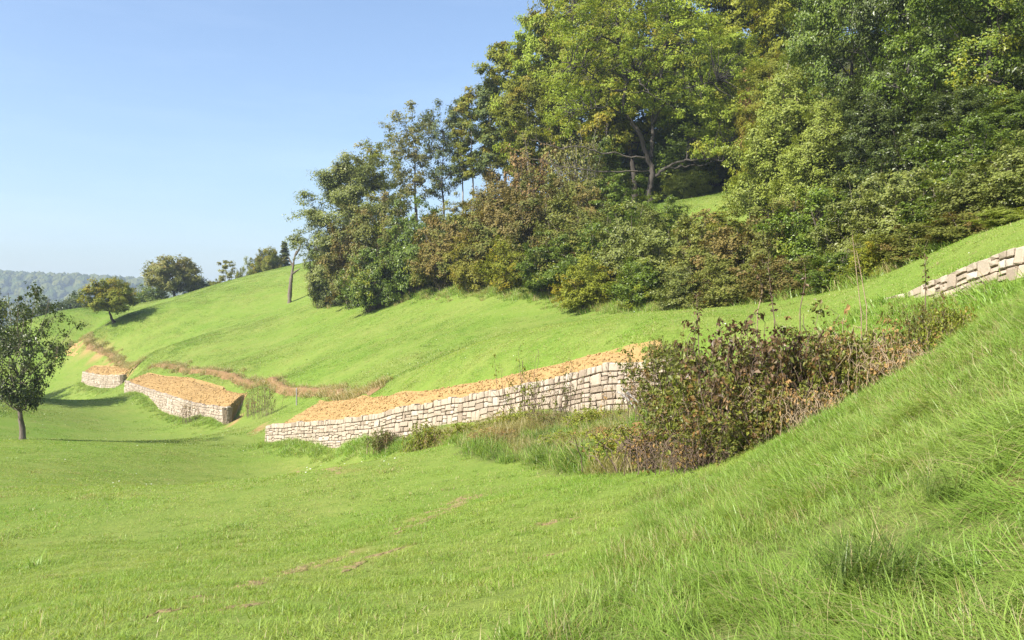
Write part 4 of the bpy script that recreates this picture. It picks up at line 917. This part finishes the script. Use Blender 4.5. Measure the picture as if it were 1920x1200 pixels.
# bare stalks rising from the thicket
for (px, d, lb) in [([(1615, 590), (1608, 530), (1598, 440)], 14.5, 'tall bare pale stalk right of the middle of the thicket'), ([(1625, 575), (1612, 500), (1606, 470)], 14.8, 'shorter bare stalk beside the tall pale one'),
      ([(1452, 600), (1447, 560), (1440, 495)], 13.8, 'bare stalk rising over the largest dark bramble'), ([(1500, 580), (1512, 520), (1506, 480)], 14.2, 'curved bare stalk right of the largest dark bramble'),
      ([(1310, 650), (1308, 600), (1306, 555)], 14.5, 'thin dark stalk rising left of the dark brambles'), ([(1735, 560), (1736, 520), (1733, 470)], 12.6, 'dark tall flower stalk beside the upper wall'), ([(1420, 585), (1432, 540), (1412, 500)], 14.6, 'forked pale stalk over the dark brambles')]:
    b = P(px[0][0], px[0][1], d); e = empty('dry_stalk', b); tag(e, lb, 'stalk', 'dry stalks above the thicket')
    q = smooth_path([P(u, v, d) - b for u, v in px], 4); q = np.r_[[q[0] - [0, 0, 0.9]], q]; t = Tubes(); t.add(q, np.linspace(0.010, 0.004, len(q)), 5); link('stem', t.build('stalk'), M_STRAW if 'pale' in lb else M_CANE, e)
    t = Tubes()
    for _ in range(7):
        a = q[rng.integers(len(q) // 2, len(q))]; t.add(curve(a, a + rng.normal(0, 0.07, 3) + [0, 0, .1], 0.01, 4, rng, 0.004), np.linspace(0.004, 0.002, 4), 3)
    link('twigs', t.build('twigs'), M_CANE, e)['kind'] = 'stuff'
    if 'dark' in lb or 'curved' in lb:
        pl = Plant(int(px[0][0]))
        for a in q[len(q) // 3:]: pl.clump(a, 0.06, 9, 0.05)
        link('foliage', pl.leaves('stalk_leaves'), LM['bramdark'], e, True)
# bleached sticks leaning before the wall
for k, (a, b, lb) in enumerate([((1165, 728), (1200, 760), 'upper bleached stick lying against the wall end'), ((1158, 735), (1192, 766), 'middle bleached stick below the wall end'), ((1172, 733), (1206, 768), 'lower bleached stick by the wall end')]):
    A_, B_ = P(*a, 22.6), P(*b, 22.0); q = curve(A_, B_, 0.03, 6, rng, 0.012); t = Tubes(); t.add(q - A_, np.linspace(0.035, 0.02, 6), 6)
    o = link('bleached_stick', t.build('stick'), MB_GREY); o.location = A_; tag(o, lb, 'stick', 'bleached sticks')
# a stake in the green gap
g = ground_at(556, 60); t = Tubes(); hgt = (VH - 728) / F * 60 - g[2]
t.add([(0, 0, -0.3), (0.01, 0, hgt * 0.5), (0, 0.01, hgt), (0, 0.01, hgt + 0.02)], [0.05, 0.05, 0.048, 0.01], 8); o = link('stake', t.build('stake'), MB_GREY); o.location = g; tag(o, 'weathered wooden stake in the green gap between walls', 'stake')

# ================================================================== grass
def grass_mat(name, gain=(1, 1, 1), straw=0.06, dark=0.55):
    m, n, o = new_mat(name); pos = path_tone(n); col = grass_colour(n, pos); rn = attr(n, 'rnd')
    col = mixc(n, 1.0, col, gain, 'MULTIPLY')
    col = mixc(n, maprange(n, rn, 0.0, 0.6, dark, 0.0), col, (0.055, 0.115, 0.012))
    col = mixc(n, maprange(n, rn, 1 - straw - 0.02, 1 - straw), col, (0.36, 0.31, 0.15))
    p = N(n, 'ShaderNodeBsdfPrincipled', Roughness=0.42); p.inputs['Specular IOR Level'].default_value = 0.35; n.links.new(col, p.inputs['Base Color'])
    t = N(n, 'ShaderNodeBsdfTranslucent'); n.links.new(mixc(n, 1.0, col, (1.3, 1.25, 0.6), 'MULTIPLY'), t.inputs['Color'])
    ms = N(n, 'ShaderNodeMixShader', Fac=0.4); n.links.new(p.outputs[0], ms.inputs[1]); n.links.new(t.outputs[0], ms.inputs[2]); n.links.new(ms.outputs[0], o.inputs[0]); return m
def blades(seed, rad, cnt, h0, h1, wd, bend, segs, mat, lie=None):
    r = np.random.default_rng(seed); a = r.uniform(0, 6.28, cnt); q = np.sqrt(r.random(cnt)) * rad
    base = np.stack([np.cos(a) * q, np.sin(a) * q, np.full(cnt, -0.03)], -1); az = r.uniform(0, 6.28, cnt)
    d = np.stack([np.cos(az), np.sin(az)], -1)
    if lie is not None: d = norm(d * 0.6 + np.asarray(lie))
    h = r.uniform(h0, h1, cnt) * r.lognormal(0, 0.15, cnt); bd = np.abs(r.normal(bend, bend * 0.5, cnt)); side = np.stack([-d[:, 1], d[:, 0]], -1)
    w_ = wd * r.uniform(0.6, 1.3, cnt); rows = []
    for k in range(segs + 1):
        t = k / segs; off = (bd * t ** 1.8 * h)[:, None] * d; z = base[:, 2] + h * t * np.sqrt(np.clip(1 - (bd * 0.55 * t) ** 2, 0.1, 1)); ww = (w_ * (1 - t ** 1.6) * 0.5)[:, None] * side
        c = base[:, :2] + off
        if k < segs: rows += [np.c_[c - ww, z], np.c_[c + ww, z]]
        else: rows += [np.c_[c, z]]
    V = np.stack(rows, 1); m = V.shape[1]; o = (np.arange(cnt) * m)[:, None]; fs = [np.concatenate([o + np.array([2 * k, 2 * k + 1, 2 * k + 3, 2 * k + 2]) for k in range(segs - 1)])] if segs > 1 else []
    fs.append(o + np.array([2 * segs - 2, 2 * segs - 1, 2 * segs])); rn = np.repeat(r.random(cnt), m)
    me = mesh('blades', V.reshape(-1, 3), fs, {'rnd': rn}); me.materials.append(mat); return me
MG_LAWN = grass_mat('grass_short', (1.15, 1.25, 1.2), 0.06, 0.3)
MG_LONG = grass_mat('grass_long', (1.40, 1.58, 1.5), 0.09, 0.4)
MG_NEAR = grass_mat('grass_near', (1.62, 1.76, 1.6), 0.10, 0.45)  # extra straw blades here: dry grass plus pale glints put into colour
MG_DARK = grass_mat('grass_dark', (0.75, 0.85, 0.9), 0.05, 0.6)
MG_DRY = grass_mat('grass_dry', (1.5, 1.05, 1.6), 0.55, 0.2)
def cands(d0, d1, dens, spread=0.74, pad=2.5):
    area = spread * (d1 ** 2 - d0 ** 2) + 2 * pad * (d1 - d0); k = int(area * dens)
    y = np.sqrt(rng.random(k) * (d1 ** 2 - d0 ** 2) + d0 ** 2) if d0 > 0 else d1 * np.sqrt(rng.random(k)); x = rng.uniform(-1, 1, k) * (spread * y + pad)
    ok = ~in_poly(x, y, EDGE) | in_poly(x, y, GAP)
    for pg in SOILPOLY: ok &= ~in_poly(x, y, pg)
    ok &= rng.random(k) > soil_mask(x, y, 0.7)
    return x[ok], y[ok]
def place(name, x, y, protos, s0, s1, label, cat='grass', idx=None, flat=True, combed=None):
    k = len(x); pos = np.stack([x, y, H(x, y)], -1); vary = 1 + 0.9 * fbm(x * 0.9 + 40, y * 0.9, 3) + 0.5 * fbm(x * 3.1, y * 3.1 + 8, 2); vary = np.clip(vary, 0.72, 1.4); rz = rng.uniform(0, 6.28, k)
    if combed is not None: rz = np.where(combed, 0.9 * fbm(x * 0.5, y * 0.5, 2) + rng.normal(0, 1.0, k), rz)
    e = 0.4; hx = (H(x + e, y) - H(x - e, y)) / (2 * e); hy = (H(x, y + e) - H(x, y - e)) / (2 * e)
    nn = norm(np.stack([-hx, -hy, np.ones(k)], -1)) if flat else np.stack([np.zeros(k), np.zeros(k), np.ones(k)], -1)
    mxx = nn[:, 0] * np.cos(rz) + nn[:, 1] * np.sin(rz); myy = -nn[:, 0] * np.sin(rz) + nn[:, 1] * np.cos(rz)
    rot = np.stack([-np.arcsin(np.clip(myy, -1, 1)), np.arctan2(mxx, nn[:, 2]), rz], -1)
    return scatter(name, pos, rot, rng.uniform(s0, s1, k) * vary, rng.integers(0, len(protos), k) if idx is None else idx, protos, label, cat)
# short meadow grass in three grades of blade, finest nearest
x, y = cands(1.5, 16, 46.0); keep = ~in_poly(x, y, LONG) & ~in_poly(x, y, BANK)
place('short_grass', x[keep], y[keep], [blades(100 + k, 0.15, 95, 0.03, 0.085, 0.0068, 1.2, 3, MG_NEAR) for k in range(4)], 0.7, 1.25, 'short lush meadow grass in the foreground')
x, y = cands(16, 48, 6.0); keep = ~in_poly(x, y, BANK) & ~in_poly(x, y, LONG)
place('short_grass', x[keep], y[keep], [blades(110 + k, 0.5, 240, 0.03, 0.075, 0.014, 1.0, 2, MG_NEAR) for k in range(4)], 0.7, 1.25, 'short grass of the lower meadow')
x, y = cands(48, 205, 0.5)
place('short_grass', x, y, [blades(120 + k, 1.7, 600, 0.03, 0.08, 0.045, 0.8, 1, MG_LAWN) for k in range(4)], 0.7, 1.2, 'close grass of the upper meadow up to the crest')
# long grass on the bank
x, y = cands(1.2, 14.5, 92.0); keep = in_poly(x, y, LONG) | (in_poly(x, y, LONG + rng.normal(0, 0.4, LONG.shape)) & (rng.random(len(x)) < 0.4)); x, y = x[keep], y[keep]
cl = fbm(x * 0.9, y * 0.9, 2); kinds = [blades(130 + k, 0.14, 50, 0.06, 0.20, 0.0068, 1.15, 4, MG_LONG) for k in range(4)] + [blades(140 + k, 0.15, 50, 0.12, 0.30, 0.0072, 1.25, 5, MG_LONG, (-0.8, 0.2)) for k in range(3)] + [blades(150, 0.12, 24, 0.12, 0.3, 0.006, 0.9, 4, MG_DRY)]
idx = np.where(cl > 0.06, rng.integers(4, 7, len(x)), rng.integers(0, 4, len(x))); idx[rng.random(len(x)) < 0.05] = 7
place('long_grass', x, y, kinds, 0.65, 1.0, 'long lush grass on the bank at lower right', idx=idx, combed=(idx >= 4) & (idx < 7))
for k, (u, v, sc_, lb) in enumerate([(1640, 1105, 1.0, 'tall grass tussock coloured dark for deep shade at lower right'), (1600, 1085, 0.75, 'smaller shade-coloured tussock left of the tall tussock'), (1690, 1095, 0.8, 'shade-coloured tussock right of the tall tussock'), (1780, 935, 0.6, 'dry dark tussock on the bank near the right edge')]):
    g = G(u, v); t = empty('grass_tussock', g); t.scale = (sc_,) * 3; tag(t, lb, 'grass tussock', 'tussocks on the bank')
    link('blades', blades(220 + k, 0.22, 190, 0.18, 0.42, 0.009, 1.0, 5, MG_DARK), None, t)['kind'] = 'stuff'  # dark blade colour stands for deep shade between the tall tufts
x, y = cands(2, 17, 9.0); keep = ~in_poly(x, y, BANK) & ~in_poly(x, y, LONG) & (fbm(x * 0.8, y * 0.8, 3) + 0.2 * rng.normal(size=len(x)) > 0.0); x, y = x[keep], y[keep]
place('grass_tufts', x, y, [blades(230 + k, 0.10, 34, 0.05, 0.13, 0.008, 1.15, 3, MG_LONG) for k in range(3)] + [blades(236, 0.12, 30, 0.04, 0.1, 0.007, 1.2, 3, MG_DRY)], 0.6, 1.3, 'matted tufts in the foreground meadow', idx=np.where(rng.random(len(x)) < 0.2, 3, rng.integers(0, 3, len(x))))

# trodden, half-dry grass along the wheel tracks
fx, fy = [], []
for ln, wd in wear_lines:
    t, p = resample(ln, 0.02); k = rng.integers(0, len(t), int(t[-1] * 26)); fx.append(p[k, 0] + rng.normal(0, 0.28, len(k))); fy.append(p[k, 1] + rng.normal(0, 0.28, len(k)))
place('trodden_grass', np.concatenate(fx), np.concatenate(fy), [blades(240 + k, 0.12, 30, 0.02, 0.06, 0.007, 1.3, 2, MG_DRY) for k in range(3)], 0.6, 1.2, 'trodden half-dry grass along the wheel tracks')
# coarser tufts and weeds standing out of the meadow
x, y = cands(9, 150, 0.9); keep = ~in_poly(x, y, BANK) & ~in_poly(x, y, LONG) & (fbm(x * 0.12, y * 0.12, 3) + 0.22 * rng.normal(size=len(x)) > 0.06); x, y = x[keep], y[keep]
place('grass_tufts', x, y, [blades(200 + k, 0.16, 46, 0.06, 0.16, 0.014, 0.9, 2, MG_LONG) for k in range(3)] + [blades(210, 0.2, 40, 0.05, 0.13, 0.014, 1.0, 2, MG_DRY)], 0.5, 1.3, 'coarser tufts standing out of the short meadow grass', idx=np.where(rng.random(len(x)) < 0.18, 3, rng.integers(0, 3, len(x))))
# rough grass on the weedy bank and around the brambles
x, y = cands(11, 39, 14.0); keep = in_poly(x, y, BANK); x, y = x[keep], y[keep]
kinds = [blades(160 + k, 0.26, 60, 0.18, 0.5, 0.014, 1.0, 3, MG_LONG if k else MG_DARK) for k in range(3)] + [blades(170 + k, 0.26, 50, 0.2, 0.55, 0.012, 0.9, 3, MG_DRY) for k in range(2)]
cl = fbm(x * 0.5 + 4, y * 0.5, 2); idx = np.where(cl > 0.02, rng.integers(3, 5, len(x)), rng.integers(0, 3, len(x)))
place('rough_grass', x, y, kinds, 0.6, 1.1, 'rough half-dry grass on the bank below the long wall', idx=idx)
# dry fringe on top of the cut banks and along the wall feet
fx, fy = [], []
for V in CUT:
    q = V[:, 4, :2]; k = rng.integers(0, len(q), 800); fx.append(q[k, 0] + rng.normal(0, 0.35, len(k))); fy.append(q[k, 1] + np.abs(rng.normal(0.2, 0.5, len(k))))
fx, fy = np.concatenate(fx), np.concatenate(fy)
place('dry_grass', fx, fy, [blades(180 + k, 0.35, 40, 0.2, 0.55, 0.03, 0.6, 2, MG_DRY) for k in range(3)], 0.6, 1.1, 'withered grass fringe on the cut earth bank')
fx, fy = [], []
for wl, k in ((W3[:7], 420), (W2, 420), (W1, 200)):
    run = Run(wl); s = rng.uniform(0, run.len, k); q = run.at(s, np.full(k, 1.3), rng.exponential(0.35, k) + 0.15); fx.append(q[:, 0]); fy.append(q[:, 1])
run = Run(W4); s = rng.uniform(0, run.len, 500); q = run.at(s, np.full(500, 0.5), rng.exponential(0.5, 500) + 0.1); fx.append(q[:120, 0]); fy.append(q[:120, 1])
fx, fy = np.concatenate(fx), np.concatenate(fy)
place('rough_grass', fx, fy, [blades(190 + k, 0.3, 45, 0.12, 0.38, 0.02, 0.7, 2, MG_LONG) for k in range(3)], 0.5, 1.1, 'longer grass along the feet of the stone walls')
# taller grass and nettles where the wood meets the meadow
el = np.array([(24, 24), (14.5, 30), (12.5, 40), (10.5, 52), (5.5, 67), (-3, 83), (-15, 103), (-25, 115)], float); t_, p_ = resample(el, 0.05)
k = rng.integers(0, len(t_), 2600); dx = rng.normal(-0.4, 0.8, 2600); fx, fy = p_[k, 0] + dx * 0.9, p_[k, 1] + dx * 0.5 + rng.normal(0, 0.3, 2600)
ks = [blades(250 + q, 0.35, 50, 0.15, 0.6, 0.03, 0.8, 2, MG_LONG) for q in range(3)] + [blades(255, 0.35, 40, 0.15, 0.6, 0.028, 0.7, 2, MG_DRY)]
place('rough_grass', fx, fy, ks, 0.5, 1.1, 'tall rough grass along the foot of the wood', idx=np.where(rng.random(2600) < 0.22, 3, rng.integers(0, 3, 2600)))
# white flower heads sprinkled over the meadow
bm = bmesh.new(); bmesh.ops.create_icosphere(bm, subdivisions=1, radius=0.02); bmesh.ops.scale(bm, vec=(1, 1, 0.5), verts=bm.verts); bmesh.ops.translate(bm, vec=(0, 0, 0.11), verts=bm.verts)
mw, n, o = new_mat('white_petals'); p = N(n, 'ShaderNodeBsdfPrincipled', Roughness=0.7); p.inputs['Base Color'].default_value = (0.72, 0.72, 0.62, 1); n.links.new(p.outputs[0], o.inputs[0])
fl = bpy.data.meshes.new('flower'); bm.to_mesh(fl); bm.free(); fl.materials.append(mw)
x, y = cands(22, 90, 0.10); place('white_flowers', x, y, [fl], 0.6, 1.2, 'tiny white flower heads dotted over the meadow', 'flowers')
# ================================================================== haze
bm = bmesh.new(); bmesh.ops.create_cube(bm, size=1.0)
me = bpy.data.meshes.new('haze'); bmesh.ops.scale(bm, vec=(7200, 4700, 232), verts=bm.verts); bmesh.ops.translate(bm, vec=(0, 2100, -7), verts=bm.verts); bm.to_mesh(me); bm.free()
mh = bpy.data.materials.new('haze'); mh.use_nodes = True; n = mh.node_tree; n.nodes.clear(); o = n.nodes.new('ShaderNodeOutputMaterial'); v = n.nodes.new('ShaderNodeVolumePrincipled')
v.inputs['Color'].default_value = (0.68, 0.83, 1.0, 1); v.inputs['Density'].default_value = 0.00025; v.inputs['Anisotropy'].default_value = 0.1; n.links.new(v.outputs[0], o.inputs['Volume'])
hz = link('haze', me, mh); tag(hz, 'thin pale blue autumn haze over the valley', 'haze', kind='stuff')
